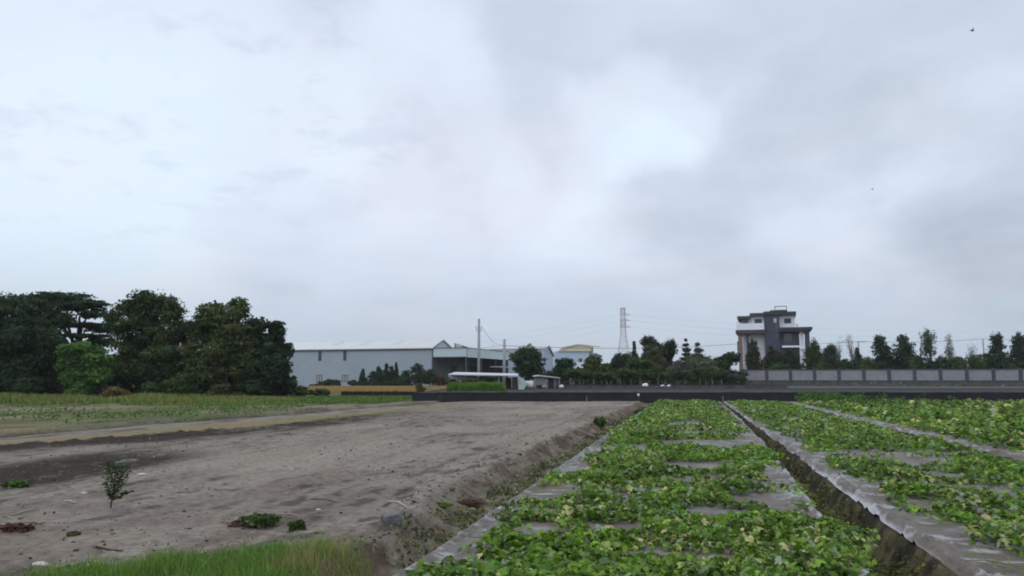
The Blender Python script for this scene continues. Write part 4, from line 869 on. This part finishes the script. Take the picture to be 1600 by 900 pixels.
# ------------------------------------------------------------------ plastic mulch films on the beds
M_film = bpy.data.materials.new('mulch_film'); M_film.use_nodes = True
t = M_film.node_tree; n = t.nodes; l = t.links; b = n['Principled BSDF']
at = n.new('ShaderNodeAttribute'); at.attribute_name = 'Col'; l.new(at.outputs['Color'], b.inputs['Base Color'])
b.inputs['Roughness'].default_value = .5; b.inputs['Specular IOR Level'].default_value = .16
tcn = n.new('ShaderNodeTexCoord'); nz = n.new('ShaderNodeTexNoise'); nz.inputs['Scale'].default_value = 9; nz.inputs['Detail'].default_value = 6; nz.inputs['Distortion'].default_value = 1.2; l.new(tcn.outputs['Object'], nz.inputs['Vector'])
bp = n.new('ShaderNodeBump'); bp.inputs['Distance'].default_value = .04; l.new(nz.outputs[0], bp.inputs['Height']); l.new(bp.outputs[0], b.inputs['Normal'])
def film(label, aL, aR, s0, s1, drop=(.12, .18), white=.5):
    Sg = s0 * np.exp(np.arange(0, int(math.log(s1 / s0) / .008) + 1) * .008)
    tt_ = np.concatenate([np.linspace(0, .03, 9)[:-1], np.linspace(.03, .12, 14)[:-1], np.linspace(.12, .88, 46)[:-1], np.linspace(.88, .97, 14)[:-1], np.linspace(.97, 1, 9)])
    T_, S2 = np.meshgrid(tt_, Sg)
    wl_ = .10 * (fbm(S2 * .9, S2 * 0 + aL * 3, 4, 401, .6) - .5); wr = .10 * (fbm(S2 * .9, S2 * 0 + 7.7, 4, 402, .6) - .5)
    Rr = aR(S2) if callable(aR) else aR + 0 * S2
    A2 = (aL + wl_) * (1 - T_) + (Rr + wr) * T_
    width_ = Rr - aL
    dl_ = T_ * width_; dr_ = (1 - T_) * width_
    cr_ = np.abs(fbm(A2 * 4, S2 * 1.2, 4, 410, .55) - .5) * 2
    z = .075 + .035 * (fbm(A2 * 1.1, S2 * .8, 4, 405) - .5) + .03 * (1 - ss(0, .14, cr_)) * (.3 + ss(.5, 0, np.minimum(dl_, dr_)))
    z = z - drop[0] * (1 - ss(0, .10, dl_)) - drop[1] * (1 - ss(0, .07, dr_)) + .03 * np.exp(-((dl_ - .1) / .05)**2) + .02 * np.exp(-((dr_ - .08) / .05)**2)
    base_ = lerp(np.zeros(T_.shape + (3,)) + C(.135, .112, .094), C(.175, .165, .155), ss(.4, .6, fbm(A2 * 1.5, S2 * 1.0, 4, 420)))
    base_ = lerp(base_, C(.10, .08, .064), .8 * ss(.46, .6, fbm(A2 * 3.3, S2 * 2.4, 5, 430, .65)))
    stl = (1 - ss(.01, .06, dl_ + .12 * (fbm(A2 * 3, S2 * 2.2, 3, 440) - .5))) * ss(.38, .6, fbm(A2 * .1, S2 * .55, 3, 450)); strr = (1 - ss(.02, .08, dr_ + .15 * (fbm(A2 * 3, S2 * 2.2, 3, 441) - .5))) * ss(.34, .5, fbm(A2 * .1, S2 * .55, 3, 451))
    base_ = lerp(base_, C(.42, .43, .46), np.clip(white * np.maximum(stl, strr), 0, 1))
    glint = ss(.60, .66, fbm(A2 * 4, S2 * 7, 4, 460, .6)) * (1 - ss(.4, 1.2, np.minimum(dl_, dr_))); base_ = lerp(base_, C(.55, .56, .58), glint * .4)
    X2, Y2 = to_xy(A2, S2)
    ny, nx = T_.shape; idx = np.arange(ny * nx).reshape(ny, nx)
    q = np.stack([idx[:-1, :-1], idx[:-1, 1:], idx[1:, 1:], idx[1:, :-1]], -1).reshape(-1, 4)
    o = npmesh('mulch_film', np.stack([X2, Y2, z], -1).reshape(-1, 3), q, M_film, None, base_.reshape(-1, 3), True)
    tag(o, label, 'plastic film', 'plastic films over the beds')
film('dusty plastic film under the nearest vine bed, between bare field and deep furrow', -2.33, lambda s: bed1_right(s) + .04, 4.0, 53.0, drop=(.2, .05), white=.85)
film('dusty plastic film on the second vine bed, right of the deep furrow', 2.035, 5.6, 3.0, 53.0, drop=(.045, .05), white=.8)
film('dusty plastic film on the third vine bed at the right edge', 6.03, 10.9, 4.0, 53.0, drop=(.045, .05))

# ------------------------------------------------------------------ vines
def gapmask(a, s, gaps):
    m = np.ones_like(a)
    for ga, gs, ra_, rs_ in gaps:
        d = ((a - ga) / ra_)**2 + ((s - gs) / rs_)**2 + 1.2 * (fbm(a * 3, s * 2, 3, 500) - .5)
        m = m * ss(.7, 1.2, d)
    return m
def gap_px(px, py, wpx, hpx):
    x, y = G(px, py, .08); a, s = to_as(x, y); x2, y2 = G(px, py - hpx, .08); x3, y3 = G(px, py + hpx, .08)
    return (a, s, wpx / F * y, (y2 - y3) / 2)
M_vl = M_vine
def vines(name, label, aL, aR, s0, s1, dens_fn, density, gaps, hmax=.2, size=(.05, .13), yellow=.06, pale=.05, seed=0, cols=None, wild=0.):
    # density falls with distance while leaves grow a little, so far cover stays closed
    lo, hi = s0, s1; tot = 0; Sx = []; Ax = []
    edges = np.geomspace(lo, hi, 14)
    for e0, e1 in zip(edges[:-1], edges[1:]):
        f = np.clip(9.0 / e0, .28, 1.0); n_ = int((e1 - e0) * (aR - aL) * density * f)
        Sx.append(rng.uniform(e0, e1, n_)); Ax.append(rng.uniform(aL, aR, n_))
    s = np.concatenate(Sx); a = np.concatenate(Ax)
    cov = dens_fn(a, s) * gapmask(a, s, gaps)
    cov = np.clip(cov + .35 * cov * (1 - cov) * rng.normal(size=len(a)) , 0, 1) * (.25 + .75 * ss(.3, .5, fbm(a * 5, s * 4, 3, 590 + seed))); keep = rng.uniform(0, 1, len(a)) < cov; a, s, cov = a[keep], s[keep], cov[keep]; n_ = len(a)
    X, Y = to_xy(a, s)
    hill = fbm(a * 1.6, s * 1.1, 4, 520 + seed, .55); hh = hmax * (.15 + 2.2 * np.clip(hill - .3, 0, 1)) * np.clip(cov * 1.2, .15, 1)
    z = .09 + hh * (rng.uniform(0, 1, n_) ** .6)
    up_ = z / (hh + .1)
    sizes = np.clip(rng.lognormal(0, .3, n_), .4, 1.9) * (size[0] + size[1]) / 2 * (1 + .5 * ss(10, 40, s))
    t1 = rng.uniform(0, 1, n_); ysp = ss(.5, .66, fbm(a * .9, s * .7, 3, 540 + seed))
    cc = pick(cols or [(.06, .14, .018), (.085, .18, .022), (.045, .10, .015), (.11, .21, .028), (.06, .14, .03)], n_, .3)
    cc = cc * (.15 + 1.75 * fbm(a * 2.4, s * 2.4, 3, 545 + seed))[:, None] * np.array([1.42, 1.2, .85])
    lw = z - .09 < .45 * hh
    isy = t1 < yellow * (.2 + 1.9 * ysp); cc[isy] = pick([(.46, .45, .15), (.5, .48, .2), (.32, .38, .1), (.44, .38, .17)], isy.sum(), .2); sizes[isy] *= 1.15
    isp = (t1 > 1 - pale); cc[isp] = pick([(.22, .3, .17), (.3, .34, .24), (.17, .26, .12)], isp.sum(), .15); sizes[isp] *= 1.2
    lime = (t1 > .5) & (t1 < .5 + .16 * (.5 + ysp)); cc[lime] = pick([(.15, .24, .04), (.19, .27, .06)], lime.sum(), .2)
    nn = np.stack([rng.normal(0, .75, n_), rng.normal(0, .75, n_) - .1, np.ones(n_)], 1); nn /= np.linalg.norm(nn, axis=1, keepdims=True)
    r = np.stack([rng.normal(size=n_), rng.normal(size=n_), rng.normal(size=n_) * .3], 1); t_ = r - (r * nn).sum(1, keepdims=True) * nn; t_ /= np.linalg.norm(t_, axis=1, keepdims=True); b_ = np.cross(nn, t_)
    # lobed leaf: centre, notch at the stalk, five lobes
    angs = np.array([180, 140, 100, 68, 38, 20, 0, -20, -38, -68, -100, -140]) * math.pi / 180
    rad = np.array([.28, .95, .98, .68, .98, .76, 1.12, .76, .98, .68, .98, .95]); 
    drp = np.array([.0, -.12, -.22, .05, -.22, .04, -.30, .04, -.22, .05, -.22, -.12])
    P = np.stack([X, Y, z], 1)
    far = s > 22
    def emit(sel, angs, rad, drp, nm_parts):
        k = len(angs); S_ = sizes[sel][:, None, None]; Pn, tn, bn, nn_ = P[sel][:, None], t_[sel][:, None], b_[sel][:, None], nn[sel][:, None]
        jit = rng.uniform(.85, 1.15, (sel.sum(), k, 1)); curl = rng.normal(.0, .35, (sel.sum(), 1, 1))
        ring = Pn + (tn * np.cos(angs)[None, :, None] + bn * np.sin(angs)[None, :, None]) * rad[None, :, None] * S_ * .5 * jit + nn_ * ((drp[None, :, None] + curl * np.abs(np.sin(angs))[None, :, None] * .8) * S_ * .5)
        V = np.concatenate([Pn + nn_ * 0, ring], 1); V = V.reshape(-1, 3); m_ = sel.sum(); b0 = (np.arange(m_) * (k + 1))[:, None, None]
        fi = np.array([[0, i + 1, (i + 1) % k + 1] for i in range(k)])[None]
        Fv = (b0 + fi).reshape(-1, 3); cv = np.repeat(cc[sel][:, None], k + 1, 1).copy(); cv[:, 0] *= 1.15; 
        return V, Fv, cv.reshape(-1, 3)
    V1, F1, c1 = emit(~far, angs, rad, drp, 0)
    kf = np.array([0, 3, 5, 7, 9, 10]) ; V2, F2, c2 = emit(far, angs[[0, 2, 4, 6, 8, 10]], rad[[0, 2, 4, 6, 8, 10]] , drp[[0, 2, 4, 6, 8, 10]], 0)
    V = np.concatenate([V1, V2]); Fv = np.concatenate([F1, F2 + len(V1)]); cv = np.concatenate([c1, c2])
    o = npmesh(name, V, Fv, M_vl, None, np.clip(cv, .004, .8)); tag(o, label, 'vines', kind='stuff'); return o

def d1(a, s):
    e = ss(-2.3 + .25 * fbm(s * .7, s * 0 + 1, 3, 600), -1.9, a + .7 * (fbm(s * .9, a, 3, 601) - .5) ) * ss(1.62, 1.15, a + 1.1 * (fbm(s * .6, a * .6, 3, 602) - .5))
    e = np.where(s < 7.2, e * ss(-2.4, -2.0, a) , e)
    return np.clip(e * ss(.40, .50, fbm(a * .8, s * 1.0, 5, 610, .62) + .03), 0, 1)
g1 = [gap_px(*q) for q in ((1100, 694, 75, 9), (1085, 730, 75, 9), (1120, 803, 50, 14), (1215, 778, 42, 12), (1165, 692, 24, 10), (860, 772, 40, 14), (1210, 742, 20, 14), (1075, 664, 40, 4), (900, 735, 26, 10), (1170, 640, 14, 3))]
vines('melon_vines', 'tangle of green and yellowing lobed vine leaves covering the nearest bed', -2.3, 1.9, 4.6, 52.6, d1, 1080, g1, hmax=.17, size=(.047, .08), seed=1)
def d2(a, s):
    e = ss(2.2, 2.5, a + 1.3 * (fbm(s * .8, a * .5, 3, 620) - .5) - .35 * ss(16, 9, s)) * ss(5.75, 5.3, a + .5 * (fbm(s * .6, a, 3, 621) - .5))
    band = ss(.40, .5, fbm(a * .5, s * .9, 5, 630, .62) + .02)
    return np.clip(e * band, 0, 1)
g2 = [gap_px(*q) for q in ((1400, 722, 60, 7), (1475, 745, 60, 6), (1455, 790, 40, 10), (1540, 800, 40, 8), (1430, 840, 40, 16), (1250, 680, 20, 4), (1560, 880, 60, 18))]
vines('melon_vines', 'green vine leaves in broken patches over the second bed', 2.1, 5.75, 4.6, 52.6, d2, 980, g2, hmax=.17, size=(.047, .08), seed=2, pale=.07)
def d3(a, s):
    return np.clip(ss(6.3, 6.8, a) * ss(.36, .48, fbm(a * .5, s * .5, 5, 640, .6) + .09) + 0 * a, 0, 1)
vines('melon_vines', 'dense yellow-green vine leaves right of the second furrow reaching the black wall', 6.1, 11.0, 14, 52.6, d3, 330, [], hmax=.24, size=(.08, .13), seed=3, yellow=.07)
def d4(a, s): return ss(.2, .35, fbm(a * .4, s * .3, 4, 650, .6) + .1) * np.where(np.abs(a - 16.15) < .3, .5, 1)
vines('melon_vines', 'flat spread of yellow-green vine leaves beyond the third bed at the right', 11.2, 42, 20, 52.4, d4, 190, [], hmax=.26, size=(.11, .17), seed=4, yellow=.05, cols=[(.075, .14, .025), (.09, .16, .03), (.06, .12, .02), (.11, .17, .04)])
mb = MB()
for i in range(150):
    s = math.exp(random.uniform(math.log(5.2), math.log(20))); side = random.choice((-2.05, 1.15, 2.55, 2.45)); a = side + random.uniform(-.2, .2); dr = random.uniform(0, 6.28); pts = []
    for k in range(9):
        X, Y = to_xy(a, s); pts.append((X, Y, .115 + random.uniform(-.008, .02))); dr += random.gauss(0, .35); a += math.cos(dr) * .11; s += math.sin(dr) * .11
        if not (-2.2 < a < 1.25 or 2.15 < a < 5.4): break
    if len(pts) > 3: mb.tube(pts, .004, 4)
o = mb.build('vine_runners', mat('runner', (.16, .2, .07), var=.3, scale=5)); tag(o, 'thin trailing vine stems creeping over the plastic films', 'vines', kind='stuff')
# creepers / small weeds on furrow floors
for i, (a0, a1, s0, s1, cnt, sz, cs, lab) in enumerate(((-3.15, -2.35, 5.5, 50, 9000, .035, [(.10, .12, .035), (.15, .15, .06), (.2, .19, .13), (.06, .07, .02)], 'tiny weeds and dead leaf litter along the left furrow floor'), (1.40, 1.98, 5.5, 50, 9000, .032, [(.12, .13, .03), (.15, .15, .05), (.07, .08, .02)], 'tiny mossy weeds along the deep furrow floor'))):
    s = np.exp(rng.uniform(math.log(s0), math.log(s1), cnt)); a = rng.uniform(a0, a1, cnt); X, Y = to_xy(a, s); z = gz(a, s) + rng.uniform(.005, .05, cnt)
    keep = rng.uniform(0, 1, cnt) < ss(.35, .6, fbm(a * 2, s * 1.5, 3, 660 + i)); nn = rng.normal(size=(cnt, 3)) * .6; nn[:, 2] += .9
    V, Fq, cv = leaf_quads(np.stack([X, Y, z], 1)[keep], (rng.uniform(.5, 1.6, cnt) * sz)[keep] * (1 + .04 * s[keep]), nn[keep], pick(cs, int(keep.sum())))
    o = npmesh('furrow_weeds', V, Fq, M_leaf, None, cv); tag(o, lab, 'weeds', kind='stuff')
# taller weedy plants in front of the black wall on the right
n = 26000; X, Y = scatter_xy(n, X_(1235, 50), X_(1480, 40), 37, 52)
dn = (.25 + .75 * (Y > 46)) * ss(.44, .6, fbm(X * .7, Y * .5, 3, 670)) * ss(X_(1480, 1) * 50, X_(1380, 1) * 45, X * (1 + 0 * Y)); keep = (rng.uniform(0, 1, n) < dn + ((Y > 48.5) & (X < X_(1400, 1) * Y) & (X > X_(1240, 1) * Y)) * .04) & (X > .375 * Y * .98 * .96)
X, Y = X[keep], Y[keep]; n = len(X); hw = .1 + 1.1 * np.clip(fbm(X * .9, Y * .9, 3, 671) - .25, 0, 1); z = .1 + hw * rng.uniform(0, 1, n) ** .8
nn = rng.normal(size=(n, 3)); nn[:, 2] += .4
V, Fq, cv = leaf_quads(np.stack([X, Y, z], 1), rng.uniform(.08, .2, n), nn, pick([(.08, .16, .03), (.06, .12, .028), (.11, .19, .04)], n), aspect=.5)
o = npmesh('tall_weeds', V, Fq, M_leaf, None, cv); tag(o, 'taller green weeds standing above the vines before the black wall', 'weeds', kind='stuff')

# ------------------------------------------------------------------ foreground grass
n = 72000; a = rng.uniform(-7.2, -2.75, n); s = rng.uniform(3.2, 8.1, n)
X, Y = to_xy(a, s)
# outline of the clump in ground coordinates
lim = np.interp(X, [-5.2, -4.2, -3.5, -2.6, -1.8, -1.3, -1.0, -.7], [5.6, 6.4, 6.95, 7.35, 7.5, 7.4, 7.0, 5.4]) + .35 * (fbm(X * 2.2, Y * 0 + 2, 3, 680) - .5)
m = (ss(lim, lim - .3, Y) + .22 * ss(lim + .5, lim, Y) * ss(.5, .6, fbm(X * 5, Y * 5, 2, 688))) * ss(-.75, -1.0, X + .25 * (fbm(X, Y * 2, 3, 681) - .5))
keep = rng.uniform(0, 1, n) < m * (.35 + .9 * ss(.3, .6, fbm(X * 1.5, Y * 1.5, 3, 682))); a, s, X, Y, lim = a[keep], s[keep], X[keep], Y[keep], lim[keep]; n = len(X)
hh = (.06 + .19 * fbm(X * 1.6, Y * 1.6, 3, 683)) * (.5 + .5 * ss(0, .8, lim - Y)) * (.8 + .15 * np.exp(-((X + 1.5) / .5)**2)) * np.clip(rng.lognormal(-.2, .35, n), .3, 1.35) * (.6 + .8 * fbm(X * 6, Y * 6, 2, 689))
yl = ss(.44, .6, fbm(X * 1.3, Y * 1.3, 3, 684))[:, None]
cc = pick([(.13, .24, .04), (.17, .28, .05), (.10, .18, .035)], n) * (1 - .8 * yl) + pick([(.33, .31, .10), (.28, .24, .11)], n) * .8 * yl
blades('meadow_grass', X, Y, gz(a, s) - .01, hh, rng.uniform(.004, .009, n), cc, 'patch of long bright green grass at the bottom left of the photo', lean=.75)

# ------------------------------------------------------------------ small things on the bare field
def clump(px, py, r_px, h, cols_, label, n=500, leaf=.035, name='weed', cat='weed'):
    x, y = G(px, py); a, s = to_as(x, y); z = float(gz(np.array([a]), np.array([s]))[0]); r = r_px / F * y
    root = empty(name, (x, y, z), label, cat)
    bl = [(x + random.uniform(-.5, .5) * r, y + random.uniform(-.3, .3) * r, z + h * .4, r * .6, r * .45, h * .5) for _ in range(4)]
    crown_mesh('leaves', bl, n, leaf, cols_, root, sub=14)
    mb = MB()
    for b_ in bl: mb.tube([(x, y, z - .02), (b_[0], b_[1], b_[2] + h * .1)], [.008, .004], 5)
    mb.build('stems', M_bark, root); return root
clump(402, 824, 34, .12, GRN + BRT, 'dark leafy weed clump left of the long grass top', 900)
clump(458, 832, 18, .12, GRN, 'small dark weed tuft touching the top of the long grass', 450)
clump(22, 757, 18, .1, BRT, 'bright green weed tuft near the left edge of the bare field', 700, .05)
clump(936, 661, 12, .32, BRT + GRN, 'green weed standing on the far bank of the left furrow', 500, .1)
clump(690, 781, 20, .05, [(.12, .17, .04), (.1, .14, .03)], 'low pale green weed patch near the furrow bank', 500, .03)
clump(1000, 640, 10, .3, BRT + GRY, 'greyish weed at the far end of the furrow bank', 400, .1)
clump(115, 842, 12, .04, OLV, 'tiny olive weed near the lower left soil', 200, .03)
# reddish root clumps
def clod(px, py, w_, h, cols_, label, bend=0, n=500):
    x, y = G(px, py); a, s = to_as(x, y); z = float(gz(np.array([a]), np.array([s]))[0]); k = y / F
    root = empty('root_clump', (x, y, z), label, 'root clump')
    mb = MB()
    for i in range(34):
        q = random.uniform(-1, 1); p0 = Vector((x + q * w_ * k, y + random.uniform(-.12, .12), z)); 
        mb.tube([p0, p0 + Vector((random.uniform(-.06, .06), random.uniform(-.05, .05), h * random.uniform(.4, 1) * (1 - .5 * abs(q)))), p0 + Vector((random.uniform(-.14, .16) + bend, random.uniform(-.1, .1), h * random.uniform(.1, .8)))], [.008, .006, .003], 4)
    mb.build('roots', mat('red_root', (.09, .045, .03), var=.3), root)
    crown_mesh('soil_crumbs', [(x + u * w_ * k, y, z + h * .3, w_ * k * .35, .1, h * .4) for u in (-.6, 0, .6)], n, .03, cols_, root, sub=8)
    return root
clod(728, 768, 22, .16, [(.07, .04, .025), (.05, .035, .02), (.12, .1, .04)], 'curled reddish root clump on the edge of the furrow bank', bend=.08)
clod(24, 832, 26, .10, [(.06, .022, .015), (.09, .03, .02)], 'dark red root clump at the left edge of the field')
clod(385, 826, 24, .05, [(.04, .03, .025), (.06, .05, .035)], 'dark crumbly root clump left of the leafy weed', n=250)
x, y = G(612, 826); 
import bmesh
bm = bmesh.new(); bmesh.ops.create_icosphere(bm, subdivisions=3, radius=.5)
for v in bm.verts:
    c_ = v.co; c_.x = max(-.36, min(.36, c_.x)); c_.y = max(-.3, min(.3, c_.y)); c_.z = max(-.3, min(.33, c_.z)); v.co = c_ * (.26 + .03 * random.random())
me = bpy.data.meshes.new('concrete_block'); bm.to_mesh(me); bm.free(); o = link(me, 'concrete_block', mat('clod_grey', (.13, .125, .12), var=.35, scale=9, bump=.02)); o.location = (x, y, .07); o.rotation_euler = (.1, -.15, .4)
tag(o, 'small grey concrete lump between the long grass and the furrow bank', 'concrete lump')
# sticks
for (xa, ya), (xb, yb), r0, c_, lab in (((604, 781), (640, 793), .012, (.42, .38, .33), 'pale straight stick lying on the soil left of the root clump'), ((150, 852), (192, 858), .011, (.05, .03, .025), 'dark twig lying just above the long grass'),
        ((430, 801), (478, 804), .009, (.28, .24, .2), 'thin crooked twig lying above the weed tuft'), ((18, 802), (62, 792), .010, (.3, .28, .24), 'bleached stick on the soil near the left edge'), ((100, 781), (118, 784), .012, (.42, .4, .36), 'short bleached stick left of the sapling'), ((486, 777), (528, 780), .009, (.08, .07, .06), 'dark thin twig on the middle of the field'), ((668, 748), (706, 741), .008, (.4, .38, .34), 'long pale straw beside the furrow bank')):
    p, q = G(xa, ya, .05), G(xb, yb, .05); mp = ((p[0] + q[0]) / 2, (p[1] + q[1]) / 2)
    zz = [float(gz(*[np.array([v]) for v in to_as(*t_)])[0]) + .012 for t_ in (p, mp, q)]
    o = MB().tube([(p[0], p[1], zz[0]), (mp[0], mp[1] + .02, zz[1] + .012), (q[0], q[1], zz[2])], [r0, r0 * .9, r0 * .5], 6).build('stick', mat('stick' + lab[:9], c_, var=.2), None, True); tag(o, lab, 'stick')
n = 2600; s = np.exp(rng.uniform(math.log(5.5), math.log(30), n)); a = rng.uniform(-13.5, -3.4, n); X, Y = to_xy(a, s)
keep = rng.uniform(0, 1, n) < ss(.42, .6, fbm(a * 1.1, s * .9, 3, 710)) + .4 * ss(9, 7, s); a, s, X, Y = a[keep], s[keep], X[keep], Y[keep]; n = len(X)
V, Fq, cv = leaf_quads(np.stack([X, Y, gz(a, s) + .012], 1), rng.uniform(.04, .13, n) * (1 + .03 * s), np.stack([rng.normal(0, .2, n), rng.normal(0, .2, n), np.ones(n)], 1), pick([(.33, .29, .22), (.22, .18, .13), (.1, .075, .055), (.4, .36, .29)], n), aspect=.09, cup=.02)
o = npmesh('straw_litter', V, Fq, M_leaf, None, cv); tag(o, 'short pale and dark straw litter strewn on the bare soil', 'straw', kind='stuff')
# crumbs and pebbles of soil: stuff
n = 16000; s = np.exp(rng.uniform(math.log(5), math.log(34), n)); a = rng.uniform(-14.5, -2.9, n); X, Y = to_xy(a, s)
dn = ss(.46, .68, fbm(a * .8, s * .5, 4, 700, .6)) + .6 * ss(9.5, 7.5, s) + 1.2 * np.exp(-((a - leftbank(s) - .1) / .4)**2) + 1.0 * np.exp(-((a + 11.1) / 1.2)**2 - ((s - 10.8) / 3.5)**2)
keep = rng.uniform(0, 1, n) < dn * .8; a, s, X, Y = a[keep], s[keep], X[keep], Y[keep]; n = len(X)
o6 = np.array([(1, 0, 0), (0, 1, 0), (-1, 0, 0), (0, -1, 0), (0, 0, 1), (0, 0, -1)], float); f8 = np.array([(0, 1, 4), (1, 2, 4), (2, 3, 4), (3, 0, 4), (1, 0, 5), (2, 1, 5), (3, 2, 5), (0, 3, 5)])
szs = np.clip(rng.lognormal(0, .6, n), .2, 3.2) * .0056 * (1 + .026 * s) * (1 + .9 * np.exp(-((a - leftbank(s) - .1) / .4)**2)); ori = rng.uniform(0, 6.28, n)
Vv = o6[None] * szs[:, None, None] * rng.uniform(.5, 1.5, (n, 6, 1)) * np.array([1.2, 1.2, .7]); cx, sx = np.cos(ori)[:, None], np.sin(ori)[:, None]
Vv = np.stack([Vv[..., 0] * cx - Vv[..., 1] * sx, Vv[..., 0] * sx + Vv[..., 1] * cx, Vv[..., 2]], -1) + np.stack([X, Y, gz(a, s) + szs * .3], -1)[:, None]
cc = pick([(.15, .125, .105), (.1, .08, .065), (.2, .18, .15), (.06, .045, .035), (.2, .18, .155)], n)
o = npmesh('soil_crumbs', Vv.reshape(-1, 3), (np.arange(n)[:, None, None] * 6 + f8[None]).reshape(-1, 3), mat('crumb', None, attr=True, var=.2, scale=60, rough=.95, spec=.1), None, np.repeat(cc, 6, 0)); tag(o, 'scattered soil crumbs and small clods over the bare field', 'soil crumbs', kind='stuff')
# pale stones one can point at
for px, py, r0, lab in ((131, 773, .035, 'palest stone on the soil left of the sapling'), (221, 745, .05, 'flat tan stone right of the sapling top'), (62, 884, .05, 'pale stone near the bottom left corner'), (497, 800, .022, 'small white chip on the soil above the long grass'), (78, 733, .05, 'white pebble in the dark dug patch')):
    x, y = G(px, py); aa, s2 = to_as(x, y); bm = bmesh.new(); bmesh.ops.create_icosphere(bm, subdivisions=2, radius=r0)
    for v in bm.verts: v.co = Vector((v.co.x * 1.5, v.co.y, v.co.z * .5)) * random.uniform(.85, 1.15)
    me = bpy.data.meshes.new('stone'); bm.to_mesh(me); bm.free(); o = link(me, 'stone', mat('pale_stone', (.45, .42, .37), var=.2, scale=20)); o.location = (x, y, float(gz(np.array([aa]), np.array([s2]))[0]) + r0 * .2); tag(o, lab, 'stone')

# sapling
x, y = G(174, 795); aa, s2 = to_as(x, y); zb = float(gz(np.array([aa]), np.array([s2]))[0]); k = y / F
sp = empty('sapling', (x, y, zb), 'young leafy sapling standing alone on the bare soil', 'sapling')
mb = MB(); H = 76 * k; stems = [[(0, 0), (.5, .35), (2, .7), (3, 1.0)], [(1, .25), (12, .45), (20, .62), (25, .84)], [(0, .18), (-7, .35), (-10, .6)], [(1, .15), (14, .24), (24, .3)], [(1, .5), (-5, .75), (-4, .9)], [(1, .4), (9, .6), (10, .82)]]
tips = []
for st_ in stems:
    pts = [Vector((x + q[0] * k, y + random.uniform(-.03, .03), zb + q[1] * H)) for q in st_]; mb.tube(pts, [.011 - .003 * i for i in range(len(pts))][:len(pts)], 6); tips += [(pts[i].lerp(pts[i+1], f), (pts[i+1] - pts[i]).normalized()) for i in range(len(pts) - 1) for f in np.linspace(.15, 1, 9)]
mb.build('stem', mat('sapling_stem', (.06, .07, .03), var=.2), sp, True)
P = []; Nn = []; Up = []
for p, d in tips:
    if p.z < zb + .14 * H: continue
    for _ in range(3):
        an = random.uniform(0, 6.28); dr = Vector((math.cos(an), math.sin(an), random.uniform(-.2, .7))).normalized(); ln = .04
        P.append(p + dr * ln); Up.append(dr); q = Vector((random.gauss(0, .4), random.gauss(0, .4), 1)); Nn.append(q)
P = np.array(P); V, Fq, cv = leaf_quads(P, rng.uniform(.05, .085, len(P)), np.array(Nn), pick([(.05, .10, .03), (.035, .075, .025), (.07, .13, .04)], len(P)), aspect=.38, up=np.array(Up))
npmesh('leaves', V, Fq, M_leaf, sp, cv)
print('objects', len(bpy.data.objects))

# ------------------------------------------------------------------ haze
hm = bpy.data.materials.new('haze'); hm.use_nodes = True; hn = hm.node_tree.nodes; hn.clear()
pv = hn.new('ShaderNodeVolumePrincipled'); ho = hn.new('ShaderNodeOutputMaterial'); hm.node_tree.links.new(pv.outputs[0], ho.inputs['Volume'])
pv.inputs['Color'].default_value = (.92, .95, 1, 1); pv.inputs['Density'].default_value = .00022; pv.inputs['Anisotropy'].default_value = 0.0
gb = max(abs(v) for v in (A[0], A[-1], S[0], S[-1])) * 1.5
o = MB().box(-gb, gb, -gb, gb, -3, 50).build('haze', hm); tag(o, kind='stuff')
